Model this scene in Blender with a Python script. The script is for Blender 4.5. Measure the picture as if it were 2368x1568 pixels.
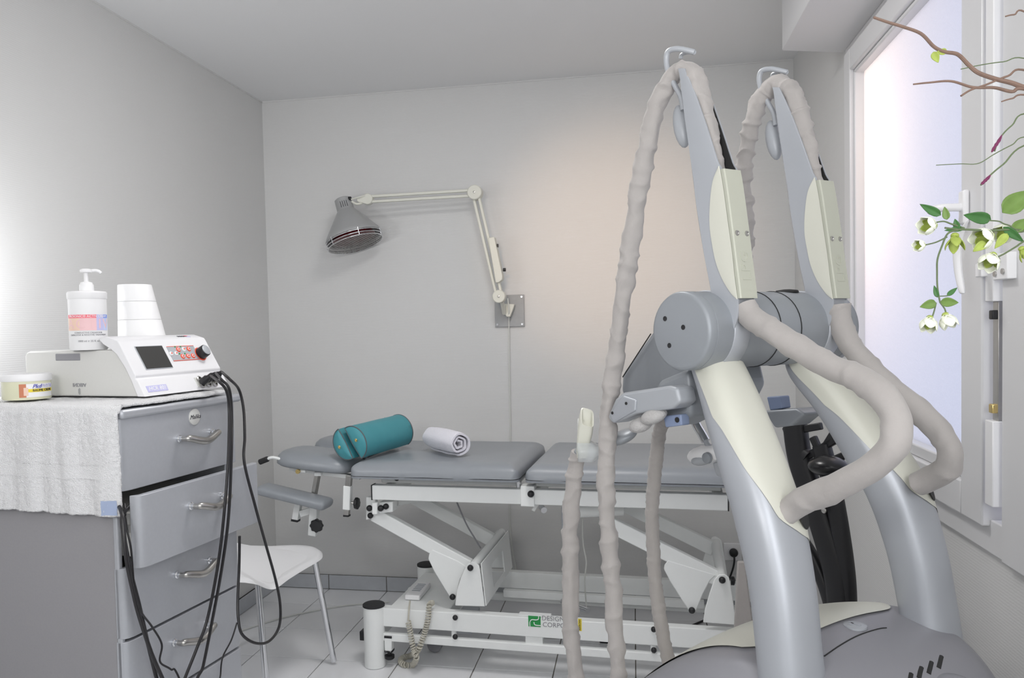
import bpy, math, random
from mathutils import Vector, Matrix, noise
random.seed(7)
for o in list(bpy.data.objects): bpy.data.objects.remove(o, do_unlink=True)
scene = bpy.context.scene
COL = scene.collection
V = Vector
PI = math.pi

# ---------------------------------------------------------------- camera
IW, IH = 2368, 1568
FPX, YAW, PITCH, ROLL = 1853.78, .1891, .0385, -.0222
CPOS = V((1.5328, -3.8106, 1.305))
PPX, PPY = 1109.8, 830.4
_f = V((-math.sin(YAW)*math.cos(PITCH), math.cos(YAW)*math.cos(PITCH), -math.sin(PITCH)))
_r = V((math.cos(YAW), math.sin(YAW), 0)); _u = _r.cross(_f)
CR = _r*math.cos(ROLL) + _u*math.sin(ROLL); CU = -_r*math.sin(ROLL) + _u*math.cos(ROLL); CF = _f
cam = bpy.data.cameras.new('camera'); camo = bpy.data.objects.new('camera', cam); COL.objects.link(camo)
camo.matrix_world = Matrix(((CR.x, CU.x, -CF.x, CPOS.x), (CR.y, CU.y, -CF.y, CPOS.y), (CR.z, CU.z, -CF.z, CPOS.z), (0, 0, 0, 1)))
cam.sensor_fit = 'HORIZONTAL'; cam.sensor_width = 36; cam.lens = FPX/IW*36
cam.shift_x = (IW/2-PPX)/IW; cam.shift_y = (PPY-IH/2)/IW
cam.clip_start = .02; cam.clip_end = 60
scene.camera = camo
def ray(x, y): return CF + CR*((x-PPX)/FPX) - CU*((y-PPY)/FPX)
def on(x, y, n, d):                      # pixel ray meets the plane n.P = d
    q = ray(x, y); return CPOS + q*((d-n.dot(CPOS))/n.dot(q))
EX, EY, EZ = V((1, 0, 0)), V((0, 1, 0)), V((0, 0, 1))
def onx(x, y, v): return on(x, y, EX, v)
def ony(x, y, v): return on(x, y, EY, v)
def proj(P):
    d = P-CPOS; return PPX+FPX*d.dot(CR)/d.dot(CF), PPY-FPX*d.dot(CU)/d.dot(CF)
def onz(x, y, v): return on(x, y, EZ, v)

# ---------------------------------------------------------------- world, lights, exposure
w = bpy.data.worlds.new('overcast_sky'); scene.world = w; w.use_nodes = True
bg = w.node_tree.nodes['Background']; bg.inputs[0].default_value = (.76, .80, 1, 1); bg.inputs[1].default_value = 1.0
def area(name, loc, target, sx, sy, power, col):
    l = bpy.data.lights.new(name, 'AREA'); l.shape = 'RECTANGLE'; l.size = sx; l.size_y = sy; l.energy = power; l.color = col
    o = bpy.data.objects.new(name, l); COL.objects.link(o); o.location = loc
    o.rotation_euler = (V(target)-V(loc)).to_track_quat('-Z', 'Y').to_euler(); return o
area('assumed_ceiling_light', (1.15, -1.60, 2.44), (1.15, -1.60, 0), .40, .40, 12, (1, .98, .96))  # assumed ceiling source out of view, inferred from shadows beneath the table; no fixture
area('assumed_rear_window_light', (2.22, -3.65, 1.55), (.0, -1.1, 1.25), 1.0, 1.2, 21, (.97, .98, 1))  # assumed window right of the camera, inferred from leftward shadows; wall is closed there
area('rear_fill_light', (.9, -4.85, 1.35), (1.0, 0, 1.4), 1.3, 1.8, 4, (.97, .98, 1))  # added soft fill behind the camera, evens out walls and ceiling; no door there
area('ceiling_fill_light', (.9, -4.3, 1.75), (.9, -3.2, 2.47), .5, .5, 16, (1, .985, .97))  # added fill aimed upward to brighten the ceiling by bounce, no real fixture
area('assumed_side_light', (-.10, -2.17, 1.50), (-.285, -1.72, 1.35), .14, .14, 3.4, (.97, .98, 1))  # assumed source brightening the left wall from out of view; no lamp built
def point(name, loc, power, col, r):
    l = bpy.data.lights.new(name, 'POINT'); l.energy = power; l.color = col; l.shadow_soft_size = r
    o = bpy.data.objects.new(name, l); COL.objects.link(o); o.location = loc; return o
point('assumed_outdoor_light', (2.72, -1.03, 1.80), 12, (1, .68, .40), .08)  # assumed lamp outside, guessed from the warm patch on the frosted pane
sp = bpy.data.lights.new('added_warm_spot_light', 'SPOT'); sp.energy = 150; sp.color = (1, .66, .40); sp.spot_size = math.radians(23); sp.spot_blend = 1; sp.shadow_soft_size = .12  # added spot making the warm glow on the back wall; no fixture
spo = bpy.data.objects.new('added_warm_spot_light', sp); COL.objects.link(spo); spo.location = (1.0, -3.6, 2.25)
spo.rotation_euler = (V((1.47, 0, 1.68))-V(spo.location)).to_track_quat('-Z', 'Y').to_euler()
vs = scene.view_settings; vs.view_transform = 'Standard'; vs.look = 'None'; vs.exposure = .1; vs.gamma = 1; vs.use_curve_mapping = False

# ---------------------------------------------------------------- materials
def mat(name, col, rough=.5, metal=0, bump=None, var=0, vscale=20, alpha=1, trans=0, coat=0, sheen=0, spec=.5):
    m = bpy.data.materials.new(name); m.use_nodes = True; nt = m.node_tree; b = nt.nodes['Principled BSDF']
    b.inputs['Base Color'].default_value = (*col, 1); b.inputs['Roughness'].default_value = rough; b.inputs['Metallic'].default_value = metal
    b.inputs['Alpha'].default_value = alpha; b.inputs['Transmission Weight'].default_value = trans; b.inputs['Coat Weight'].default_value = coat
    b.inputs['Sheen Weight'].default_value = sheen; b.inputs['Specular IOR Level'].default_value = spec
    tc = nt.nodes.new('ShaderNodeTexCoord')
    if var:
        n = nt.nodes.new('ShaderNodeTexNoise'); n.inputs['Scale'].default_value = vscale; n.inputs['Detail'].default_value = 4
        nt.links.new(tc.outputs['Object'], n.inputs['Vector'])
        r = nt.nodes.new('ShaderNodeMix'); r.data_type = 'RGBA'
        r.inputs['A'].default_value = (*[max(0, c*(1-var)) for c in col], 1); r.inputs['B'].default_value = (*[min(1, c*(1+var)) for c in col], 1)
        nt.links.new(n.outputs['Fac'], r.inputs['Factor']); nt.links.new(r.outputs['Result'], b.inputs['Base Color'])
    if bump:
        kind, sc, st, dist = bump
        if kind == 'noise':
            t = nt.nodes.new('ShaderNodeTexNoise'); t.inputs['Scale'].default_value = sc; t.inputs['Detail'].default_value = 3; out = t.outputs['Fac']
            nt.links.new(tc.outputs['Object'], t.inputs['Vector'])
        elif kind == 'ribs':                # fine horizontal ribs of a woven wallpaper
            t = nt.nodes.new('ShaderNodeTexWave'); t.bands_direction = 'Z'; t.inputs['Scale'].default_value = sc; t.inputs['Distortion'].default_value = 1.5
            t.inputs['Detail'].default_value = 2; t.inputs['Detail Scale'].default_value = 3; out = t.outputs['Fac']
            nt.links.new(tc.outputs['Object'], t.inputs['Vector'])
        else:
            t = nt.nodes.new('ShaderNodeTexVoronoi'); t.inputs['Scale'].default_value = sc; out = t.outputs['Distance']
            nt.links.new(tc.outputs['Object'], t.inputs['Vector'])
        bp = nt.nodes.new('ShaderNodeBump'); bp.inputs['Strength'].default_value = st; bp.inputs['Distance'].default_value = dist
        nt.links.new(out, bp.inputs['Height']); nt.links.new(bp.outputs['Normal'], b.inputs['Normal'])
    return m
MT = dict(
 wall=mat('wallpaper', (.665, .665, .66), .75, bump=('ribs', 48, .13, .0015), var=.015, vscale=3),
 ceiling=mat('ceiling_paint', (.80, .805, .81), .8, bump=('noise', 260, .15, .001)),
 pvc=mat('window_plastic', (.70, .70, .71), .35),
 grout=mat('grout', (.20, .185, .165), .9, bump=('noise', 300, .3, .001)),
 tile=mat('floor_tile', (.86, .87, .89), .22, var=.03, vscale=9, bump=('noise', 60, .06, .001)),
 skirt=mat('skirting_tile', (.50, .52, .55), .4, var=.08, vscale=30),
 white_metal=mat('white_powder_coat', (.86, .88, .87), .38, var=.02, vscale=30),
 chrome=mat('chrome', (.75, .76, .78), .12, 1),
 plate=mat('grey_plate', (.33, .34, .35), .5, .2, var=.1, vscale=40),
 steel=mat('dull_steel', (.50, .49, .47), .33, 1, var=.12, vscale=40),
 brass=mat('brass', (.75, .58, .25), .3, 1),
 black=mat('black_plastic', (.012, .012, .014), .45),
 black_gloss=mat('black_gloss', (.006, .006, .007), .28),
 rubber=mat('black_rubber', (.02, .02, .022), .7, bump=('noise', 200, .4, .002)),
 cable=mat('black_cable', (.016, .015, .017), .4),
 vinyl=mat('grey_vinyl', (.27, .29, .315), .34, bump=('voronoi', 700, .12, .001), var=.06, vscale=14),
 teal=mat('teal_vinyl', (.055, .275, .32), .48, bump=('voronoi', 800, .1, .001), var=.06, vscale=25),
 piping=mat('dark_piping', (.10, .11, .12), .5),
 towel=mat('white_terry', (.86, .86, .875), .95, bump=('noise', 420, 1, .004), var=.03, vscale=200, sheen=.4),
 lilac_towel=mat('lilac_white_terry', (.80, .79, .86), .95, bump=('noise', 380, .9, .003), sheen=.4, var=.02, vscale=100),
 tag=mat('towel_label', (.36, .43, .60), .7),
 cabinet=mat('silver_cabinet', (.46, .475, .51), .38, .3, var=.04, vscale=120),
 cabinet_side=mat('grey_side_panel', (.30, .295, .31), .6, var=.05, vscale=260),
 device=mat('device_white', (.82, .82, .84), .35),
 device_grey=mat('device_warm_grey', (.66, .66, .64), .5, var=.02, vscale=200),
 screen=mat('lcd_screen', (.045, .045, .043), .25),
 panel_grey=mat('keypad_grey', (.42, .44, .47), .5),
 red=mat('red_print', (.85, .10, .05), .5),
 white=mat('white_plastic', (.86, .86, .87), .4),
 green=mat('green_print', (.02, .30, .07), .5),
 yellow=mat('yellow_label', (.85, .68, .04), .5),
 lilac=mat('lilac_label', (.55, .54, .80), .5),
 blue=mat('blue_print', (.07, .08, .45), .5),
 ink=mat('dark_print', (.04, .04, .05), .6),
 greyink=mat('grey_print', (.28, .28, .30), .6),
 pink=mat('pink_label', (.85, .56, .58), .5),
 skyl=mat('sky_blue_label', (.55, .62, .86), .5),
 bluel=mat('blue_label', (.16, .28, .80), .5),
 peach=mat('peach_label', (.86, .62, .50), .5),
 coral=mat('coral_label', (.86, .17, .22), .5),
 jar=mat('balm_yellow', (.76, .76, .56), .25, coat=.3),
 skin=mat('orange_brown_print', (.60, .22, .12), .6),
 silver=mat('silver_plastic', (.45, .47, .505), .42, .35, bump=('noise', 900, .08, .0006)),
 grey=mat('grey_plastic', (.30, .32, .345), .42, .2, bump=('noise', 700, .1, .0006)),
 base=mat('base_grey', (.29, .29, .315), .45, .15, bump=('noise', 700, .12, .0006)),
 light_grey=mat('light_grey_plastic', (.42, .44, .47), .4, .1),
 blue_grey=mat('blue_grey_plastic', (.25, .31, .46), .4),
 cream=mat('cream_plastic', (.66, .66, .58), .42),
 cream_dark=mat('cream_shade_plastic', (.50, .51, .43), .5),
 slot=mat('dark_slot', (.02, .02, .02), .7),
 hose=mat('grey_sleeve_cloth', (.42, .395, .38), .9, bump=('noise', 500, .4, .001), var=.05, vscale=60, sheen=.2),
 film=mat('clear_film', (.62, .65, .66), .2, alpha=.55),
 velcro=mat('velcro', (.47, .46, .455), .9, bump=('noise', 300, .8, .003)),
 lamp=mat('grey_enamel', (.40, .405, .41), .35, .25),
 redglass=mat('red_bulb_glass', (.12, .006, .010), .12, coat=1),
 ivory=mat('ivory_enamel', (.70, .70, .63), .4),
 stem=mat('branch_bark', (.20, .13, .10), .8, var=.3, vscale=60),
 stemgreen=mat('green_stem', (.12, .16, .08), .7),
 leaf=mat('leaf_green', (.13, .22, .045), .5, var=.35, vscale=60),
 leafdark=mat('leaf_dark_green', (.04, .14, .03), .5, var=.35, vscale=60),
 lime=mat('lime_sepal', (.34, .42, .08), .6, var=.3, vscale=90),
 petal=mat('cream_petal', (.80, .82, .70), .7, var=.05, vscale=60),
 bud=mat('purple_bud', (.16, .02, .08), .6),
 coil=mat('beige_coil_cord', (.52, .50, .43), .5),
 whitecord=mat('white_cord', (.66, .67, .64), .5),
)
# frosted pane: light from outside scatters through it
m = bpy.data.materials.new('frosted_glass'); m.use_nodes = True; nt = m.node_tree; nt.nodes.remove(nt.nodes['Principled BSDF'])
tr = nt.nodes.new('ShaderNodeBsdfTranslucent'); tr.inputs['Color'].default_value = (.9, .92, .95, 1)
gl = nt.nodes.new('ShaderNodeBsdfGlossy'); gl.inputs['Roughness'].default_value = .35
tc = nt.nodes.new('ShaderNodeTexCoord'); nz = nt.nodes.new('ShaderNodeTexNoise'); nz.inputs['Scale'].default_value = 220; nt.links.new(tc.outputs['Object'], nz.inputs['Vector'])
bp = nt.nodes.new('ShaderNodeBump'); bp.inputs['Strength'].default_value = .6; bp.inputs['Distance'].default_value = .004; nt.links.new(nz.outputs['Fac'], bp.inputs['Height'])
nt.links.new(bp.outputs['Normal'], tr.inputs['Normal']); nt.links.new(bp.outputs['Normal'], gl.inputs['Normal'])
mx = nt.nodes.new('ShaderNodeMixShader'); mx.inputs[0].default_value = .10; nt.links.new(tr.outputs[0], mx.inputs[1]); nt.links.new(gl.outputs[0], mx.inputs[2])
nt.links.new(mx.outputs[0], nt.nodes['Material Output'].inputs[0]); MT['frost'] = m

# ---------------------------------------------------------------- mesh helpers
ORG = {}
def frame(d, up=EZ):
    d = d.normalized()
    if abs(d.dot(up)) > .99: up = EX if abs(d.x) < .9 else EY
    x = up.cross(d).normalized(); return x, d.cross(x), d
def cr(pts, n=8, closed=False):            # Catmull-Rom through points
    P = [V(p) for p in pts]; out = []; N = len(P)
    for i in range(N if closed else N-1):
        g = lambda k: P[k % N] if closed else P[min(max(k, 0), N-1)]
        a, b, c, d = g(i-1), g(i), g(i+1), g(i+2)
        for j in range(n):
            t = j/n; out.append(.5*((2*b)+(c-a)*t+(2*a-5*b+4*c-d)*t*t+(3*b-a-3*c+d)*t**3))
    if not closed: out.append(P[-1].copy())
    return out
def interp(xs, ys, x):
    if x <= xs[0]: return ys[0]
    for i in range(len(xs)-1):
        if x <= xs[i+1]: return ys[i]+(ys[i+1]-ys[i])*(x-xs[i])/(xs[i+1]-xs[i])
    return ys[-1]
class M:
    def __init__(s): s.v = []; s.f = []
    def add(s, vs, fs): o = len(s.v); s.v += [V(p) for p in vs]; s.f += [tuple(i+o for i in f) for f in fs]; return s
    def box(s, c, size, ax=(EX, EY, EZ)):
        c = V(c); X, Y, Z = [a*h/2 for a, h in zip(ax, size)]
        return s.add([c+X*i+Y*j+Z*k for k in (-1, 1) for j in (-1, 1) for i in (-1, 1)],
                     [(0, 2, 3, 1), (4, 5, 7, 6), (0, 1, 5, 4), (2, 6, 7, 3), (0, 4, 6, 2), (1, 3, 7, 5)])
    def bar(s, a, b, w, h, up=EZ):           # rectangular bar from a to b
        a, b = V(a), V(b); x, y, d = frame(b-a, up); return s.box((a+b)/2, (w, h, (b-a).length), (x, y, d))
    def loft(s, rings, caps=True, closed=True):
        n = len(rings[0]); o = len(s.v)
        for r in rings: s.v += [V(p) for p in r]
        for i in range(len(rings)-1):
            for j in range(n if closed else n-1):
                a, b = o+i*n+j, o+i*n+(j+1) % n; s.f.append((a, b, b+n, a+n))
        if caps: s.f.append(tuple(o+j for j in reversed(range(n)))); s.f.append(tuple(o+(len(rings)-1)*n+j for j in range(n)))
        return s
    def tube(s, path, r, n=10, caps=True):
        P = [V(p) for p in path]; rs = r if isinstance(r, (list, tuple)) else [r]*len(P); rings = []; x = None
        for i, p in enumerate(P):
            d = (P[min(i+1, len(P)-1)]-P[max(i-1, 0)]).normalized()
            if x is None: x = frame(d)[0]
            x = (x-d*x.dot(d)).normalized(); y = d.cross(x)
            rings.append([p+(x*math.cos(2*PI*k/n)+y*math.sin(2*PI*k/n))*rs[i] for k in range(n)])
        return s.loft(rings, caps)
    def cyl(s, a, b, r, n=20, r2=None): return s.tube([a, b], [r, r if r2 is None else r2], n)
    def lathe(s, prof, c, ax=EZ, n=28, up=EY):
        x, y, d = frame(ax, up); c = V(c)
        return s.loft([[c+d*h+(x*math.cos(2*PI*k/n)+y*math.sin(2*PI*k/n))*r for k in range(n)] for r, h in prof])
    def ball(s, c, rad, n=16, ax=(EX, EY, EZ)):
        c = V(c); R = rad if isinstance(rad, (list, tuple)) else (rad,)*3
        return s.loft([[c+ax[0]*(R[0]*math.sin(t)*math.cos(2*PI*k/n))+ax[1]*(R[1]*math.sin(t)*math.sin(2*PI*k/n))-ax[2]*(R[2]*math.cos(t)) for k in range(n)]
                       for t in [max(.04, min(PI-.04, PI*i/(n//2))) for i in range(n//2+1)]])
    def prism(s, poly, ext):                 # planar polygon of 3D points pushed along ext
        return s.loft([poly, [V(p)+ext for p in poly]])
    def grid(s, fn, nu, nv):
        o = len(s.v)
        for i in range(nu+1):
            for j in range(nv+1): s.v.append(V(fn(i/nu, j/nv)))
        for i in range(nu):
            for j in range(nv): a = o+i*(nv+1)+j; s.f.append((a, a+nv+1, a+nv+2, a+1))
        return s
    def build(s, name, m, parent=None, bevel=0, seg=2, angle=40, solid=0, sub=0, label=None, thing=None, kind=None):
        if parent is not None: org = ORG[parent]
        else:
            xs = [p.x for p in s.v]; ys = [p.y for p in s.v]; zs = [p.z for p in s.v]
            org = V(((min(xs)+max(xs))/2, (min(ys)+max(ys))/2, min(zs)))
        me = bpy.data.meshes.new(name); me.from_pydata([tuple(p-org) for p in s.v], [], s.f); me.validate(); me.update()
        import bmesh
        bm = bmesh.new(); bm.from_mesh(me); bmesh.ops.recalc_face_normals(bm, faces=bm.faces); bm.to_mesh(me); bm.free()
        me.materials.append(MT[m] if isinstance(m, str) else m)
        for p in me.polygons: p.use_smooth = True
        me.set_sharp_from_angle(angle=math.radians(angle))
        o = bpy.data.objects.new(name, me); COL.objects.link(o); ORG[o] = org
        if parent is not None: o.parent = parent
        else: o.location = org
        if solid: md = o.modifiers.new('thickness', 'SOLIDIFY'); md.thickness = solid; md.offset = 0
        if bevel: md = o.modifiers.new('bevel', 'BEVEL'); md.width = bevel; md.segments = seg; md.limit_method = 'ANGLE'; md.angle_limit = math.radians(35); md.use_clamp_overlap = True
        if sub: md = o.modifiers.new('smooth', 'SUBSURF'); md.levels = sub; md.render_levels = sub
        if label: o['label'] = label
        if thing: tag(o, *thing)
        if kind: o['kind'] = kind
        return o
def tag(o, label, cat, group=None):
    o['label'] = label; o['category'] = cat
    if group: o['group'] = group
    return o
def thing(name, loc, label, cat, group=None):
    o = bpy.data.objects.new(name, None); COL.objects.link(o); o.location = loc; ORG[o] = V(loc); o.empty_display_size = .05
    return tag(o, label, cat, group)
def text(s, c, x, y, size, m, parent, name='lettering', depth=.0004, wrap=None, spacing=1.0, shear=0, label=None, extr=None):
    """flat lettering: centre c, reading direction x, up y; wrap = function (u, v, w) -> world point"""
    cu = bpy.data.curves.new('t', 'FONT'); cu.body = s; cu.size = size; cu.align_x = 'CENTER'; cu.align_y = 'CENTER'; cu.extrude = depth; cu.space_character = spacing; cu.shear = shear
    cu.resolution_u = 3
    to = bpy.data.objects.new('t', cu); COL.objects.link(to); bpy.context.view_layer.update()
    me = bpy.data.meshes.new_from_object(to.evaluated_get(bpy.context.evaluated_depsgraph_get())); bpy.data.objects.remove(to)
    mm = M(); c = V(c) if c is not None else None; nrm = x.cross(y) if c is not None else None
    mm.v = [(wrap(p.co.x, p.co.y, p.co.z) if wrap else c+x*p.co.x+y*p.co.y+nrm*p.co.z) for p in me.vertices]
    mm.f = [tuple(p.vertices) for p in me.polygons]
    return mm.build(name, m, parent, label=label)
def wob(p, sc, amp): return noise.noise_vector(V(p)*sc)*amp
# ================================================================ the room
XL, XR, H, YF, YB = -.2847, 2.2506, 2.468, -4.9, 0.0
TILE = .305; ROW0 = -.2301
def struct(o): o['kind'] = 'structure'; return o
floor = struct(M().box(((XL+XR)/2, (YF+YB)/2, -.055), (XR-XL+.4, YB-YF+.4, .10)).build('floor', 'grout'))
ys = [0.0]+[ROW0-TILE*k for k in range(20) if ROW0-TILE*k > YF]+[YF]
xs = [XL]+[TILE*k for k in range(0, 8) if TILE*k > XL]+[XR]
cache = {}
for j in range(len(ys)-1):
    for i in range(len(xs)-1):
        x0, x1, y0, y1 = xs[i]+.002, xs[i+1]-.002, ys[j+1]+.002, ys[j]-.002
        key = (round(x1-x0, 3), round(y1-y0, 3)); c = V(((x0+x1)/2, (y0+y1)/2, -.006))
        if key in cache:
            o = cache[key].copy(); COL.objects.link(o); o.location = c-ORG[floor]
        else:
            o = M().box(ORG[floor], (key[0], key[1], .010)).build('tile', 'tile', floor, bevel=.0012); o.location = c-ORG[floor]; cache[key] = o
ceil = struct(M().box(((XL+XR)/2, (YF+YB)/2, H+.05), (XR-XL+.4, YB-YF+.4, .10)).build('ceiling', 'ceiling'))
wb = struct(M().box(((XL+XR)/2, YB+.05, H/2), (XR-XL+.4, .10, H)).build('wall_back', 'wall'))
wl = struct(M().box((XL-.05, (YF+YB)/2, H/2), (.10, YB-YF, H)).build('wall_left', 'wall'))
struct(M().box(((XL+XR)/2, YF-.05, H/2), (XR-XL+.4, .10, H)).build('wall_front', 'wall'))
# right wall with the window opening
WY0, WY1, WZ0, WZ1 = -2.62, -.955, .845, 2.19
rw = M()
for (y0, y1, z0, z1) in ((YF, WY0, 0, H), (WY1, YB, 0, H), (WY0, WY1, 0, WZ0), (WY0, WY1, WZ1, H)):
    rw.box((XR+.10, (y0+y1)/2, (z0+z1)/2), (.20, y1-y0, z1-z0))
struct(rw.build('wall_right', 'wall'))
# skirting tiles
def skirting(name, horizontal):
    b = M()
    if horizontal: b.box(((XL+XR)/2, -.004, .036), (XR-XL, .007, .072))
    else: b.box((XL+.004, (YF+YB)/2, .036), (.007, YB-YF, .072))
    base = struct(b.build(name, 'grout'))
    cuts = xs if horizontal else ys
    for k in range(len(cuts)-1):
        a, c = sorted((cuts[k], cuts[k+1]))
        a, c = a+.002, c-.002
        if horizontal: M().box(((a+c)/2, -.006, .037), (c-a, .012, .070)).build('skirting_tile', 'skirt', base, bevel=.0015)
        else: M().box((XL+.006, (a+c)/2, .037), (.012, c-a, .070)).build('skirting_tile', 'skirt', base, bevel=.0015)
skirting('baseboard_back', True); skirting('baseboard_left', False)
# faint paper corner beads along the ceiling and the wall corners
struct(M().box(((XL+XR)/2, -.002, H-.003), (XR-XL, .004, .006)).box((XL+.002, -2.4, H-.003), (.004, 4.8, .006)).build('trim_1', 'wall'))

# roller shutter box over the window
prof = [(XR-.205, WZ1+.035), (XR-.205, H-.07), (XR-.195, H-.035), (XR-.165, H-.001), (XR, H-.001), (XR, WZ1+.012), (XR-.012, WZ1+.012)]
sb = M().prism([V((x, -.90, z)) for x, z in prof], V((0, -1.9, 0))).build('shutter_box', 'pvc', bevel=.002)
tag(sb, 'white plastic roller shutter box under the ceiling over the frosted window', 'shutter box')

# window: outer frame, sash with frosted pane, handle
def wbox(mm, x0, x1, y0, y1, z0, z1): return mm.box(((x0+x1)/2, (y0+y1)/2, (z0+z1)/2), (abs(x1-x0), abs(y1-y0), abs(z1-z0)))
win = thing('window_1', (XR, -1.7, WZ0), 'x', 'x'); del win['category']; del win['label']; win['kind'] = 'structure'
fx = XR-.012
f = M(); wbox(f, fx, XR+.075, -.985, -.93, WZ0+.05, WZ1-.03); wbox(f, fx, XR+.075, -2.10, -.93, WZ1-.03, WZ1+.012); wbox(f, fx, XR+.075, -2.10, -.93, WZ0-.02, WZ0+.05)
wbox(f, fx-.006, XR+.075, -2.62, -2.10, WZ0-.02, WZ1+.012)
f.build('window_frame', 'pvc', win, bevel=.003)
sx = XR-.028                                  # sash stands proud of the frame
PY0, PY1, PZ0, PZ1 = -1.930, -1.045, .985, 2.10
s = M(); wbox(s, sx, XR+.05, PY1, -.975, WZ0+.035, WZ1-.02)           # far stile
wbox(s, sx, XR+.05, PY0, PY1, PZ1, WZ1-.02); wbox(s, sx, XR+.05, PY0, PY1, WZ0+.035, PZ0-.03)
wbox(s, sx, XR+.05, -2.035, PY0, WZ0+.035, WZ1-.02)                  # near stile
sash = s.build('sash', 'pvc', win, bevel=.004)
g = M(); wbox(g, sx+.012, XR+.03, PY0, PY1, PZ0-.03, PZ0); wbox(g, sx+.012, XR+.03, PY0, PY0+.012, PZ0, PZ1); wbox(g, sx+.012, XR+.03, PY1-.012, PY1, PZ0, PZ1); wbox(g, sx+.012, XR+.03, PY0, PY1, PZ1-.012, PZ1)
g.build('glazing_bead', 'pvc', win, bevel=.004)
wbox(M(), XR+.012, XR+.020, PY0, PY1, PZ0-.005, PZ1).build('pane', 'frost', win)
# fittings on the fixed side of the window
wbox(M(), sx, XR, -2.086, -2.050, .93, 1.10).build('rod_cover', 'white', win, bevel=.002)
wbox(M(), sx, XR, -2.086, -2.050, 1.335, WZ1-.03).build('rod_cover', 'white', win, bevel=.002)
wbox(M(), sx+.012, XR, -2.080, -2.056, 1.10, 1.335).build('locking_rod', 'steel', win, bevel=.001)
wbox(M(), sx+.002, sx+.016, -2.078, -2.062, 1.300, 1.318).build('latch_roller', 'black', win, bevel=.002)
wbox(M(), sx+.002, sx+.016, -2.078, -2.062, 1.115, 1.133).build('latch_roller', 'brass', win, bevel=.002)
wbox(M(), sx-.012, sx+.01, -2.062, -2.034, 1.385, 1.412).build('hinge_block', 'white', win, bevel=.002)
hp = wbox(M(), sx-.006, XR, -2.16, -2.10, 1.375, 1.425).build('hinge_plate', 'white', win, bevel=.002)
for yy, zz in ((-2.112, 1.387), (-2.128, 1.412), (-2.145, 1.39)): M().cyl((sx-.009, yy, zz), (sx-.002, yy, zz), .0055, 12).build('screw', 'steel', hp)
# lever handle on the near stile
hb = thing('window_handle', (sx, -1.95, 1.42), 'white lever handle pointing down on the frosted window sash', 'window handle')
hx = sx-.05
M().box((sx-.006, -1.962, 1.535), (.012, .030, .07)).build('rosette', 'white', hb, bevel=.004)
M().tube(cr([(sx-.004, -1.962, 1.535), (hx+.01, -1.955, 1.537), (hx, -1.930, 1.538), (hx, -1.905, 1.537)], 5), .0085, 10).build('neck', 'white', hb)
lev = [onx(2237, 512, hx), onx(2222, 540, hx), onx(2214, 580, hx), onx(2216, 625, hx), onx(2223, 665, hx), onx(2226, 680, hx)]
rings = []
for i, p in enumerate(cr(lev, 5)):
    t = i/25; ww = interp([0, .15, .4, .8, .95, 1], [.004, .010, .0135, .011, .008, .003], t); dd = ww*.55
    rings.append([p+EY*(ww*math.cos(2*PI*k/14))+EX*(dd*math.sin(2*PI*k/14)) for k in range(14)])
M().loft(rings).build('lever', 'white', hb)

# wall socket with a plug
so = thing('wall_socket', (1.97, 0, .21), 'clear square wall socket plate with a black plug low on the back wall', 'socket')
c = ony(1694, 1275, 0)
M().box((c.x, -.006, c.z), (.080, .012, .080)).build('plate', 'white', so, bevel=.003)
M().lathe([(.026, 0), (.026, .003), (.021, .004)], (c.x, -.012, c.z), V((0, -1, 0)), 24).build('socket_well', 'white', so)
pl = M().lathe([(.019, 0), (.020, .012), (.017, .022), (.008, .026)], (c.x+.002, -.016, c.z), V((0, -1, 0)), 20).build('plug', 'black', so)
M().tube(cr([(c.x+.002, -.035, c.z-.01), (c.x+.003, -.04, c.z-.03), (c.x-.002, -.03, c.z-.07), (c.x-.02, -.02, c.z-.13), (c.x-.06, -.015, .004)], 6), .0045, 8).build('plug_cord', 'black', pl)
# ================================================================ infrared lamp on the back wall
pc = (ony(1144, 683, 0)+ony(1214, 755, 0))/2
lamp = thing('infrared_lamp', (pc.x, 0, pc.z), 'grey infrared heat lamp on a cream folding arm fixed to the back wall', 'lamp')
pl = M().box((pc.x, -.006, pc.z), (.142, .012, .152)).build('wall_plate', 'plate', lamp, bevel=.001)
for sxx in (-.06, .06):
    for szz in (-.065, .065): M().cyl((pc.x+sxx, -.010, pc.z+szz), (pc.x+sxx, -.015, pc.z+szz), .005, 12).build('screw', 'chrome', pl)
ya = -.12
J0 = ony(1155, 686, ya); J1 = ony(1099, 446, ya); J2 = ony(851, 461, ya-.02)
b0 = ony(1172, 720, -.03)
M().prism([ony(*p, -.012) for p in ((1163, 702), (1192, 704), (1190, 712), (1182, 733), (1174, 733), (1166, 722))], V((0, -.035, 0))).build('bracket', 'ivory', lamp, bevel=.003)
M().cyl(V((b0.x-.01, -.045, b0.z-.01)), V((b0.x-.01, ya+.012, J0.z-.02)), .010, 14).build('pivot_pin', 'ivory', lamp)
def hub(c, r, th, name):
    h = M().lathe([(r*.9, -th/2), (r, -th/2+.003), (r, th/2-.003), (r*.9, th/2)], c, V((0, -1, 0)), 28).build(name, 'ivory', lamp)
    M().lathe([(.0055, 0), (.0055, .002), (.003, .003)], c+V((0, -th/2, 0)), V((0, -1, 0)), 12).build('screw', 'steel', h); return h
hub(J0, .030, .050, 'lower_hub'); hub(J1, .034, .050, 'elbow_hub'); 
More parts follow.
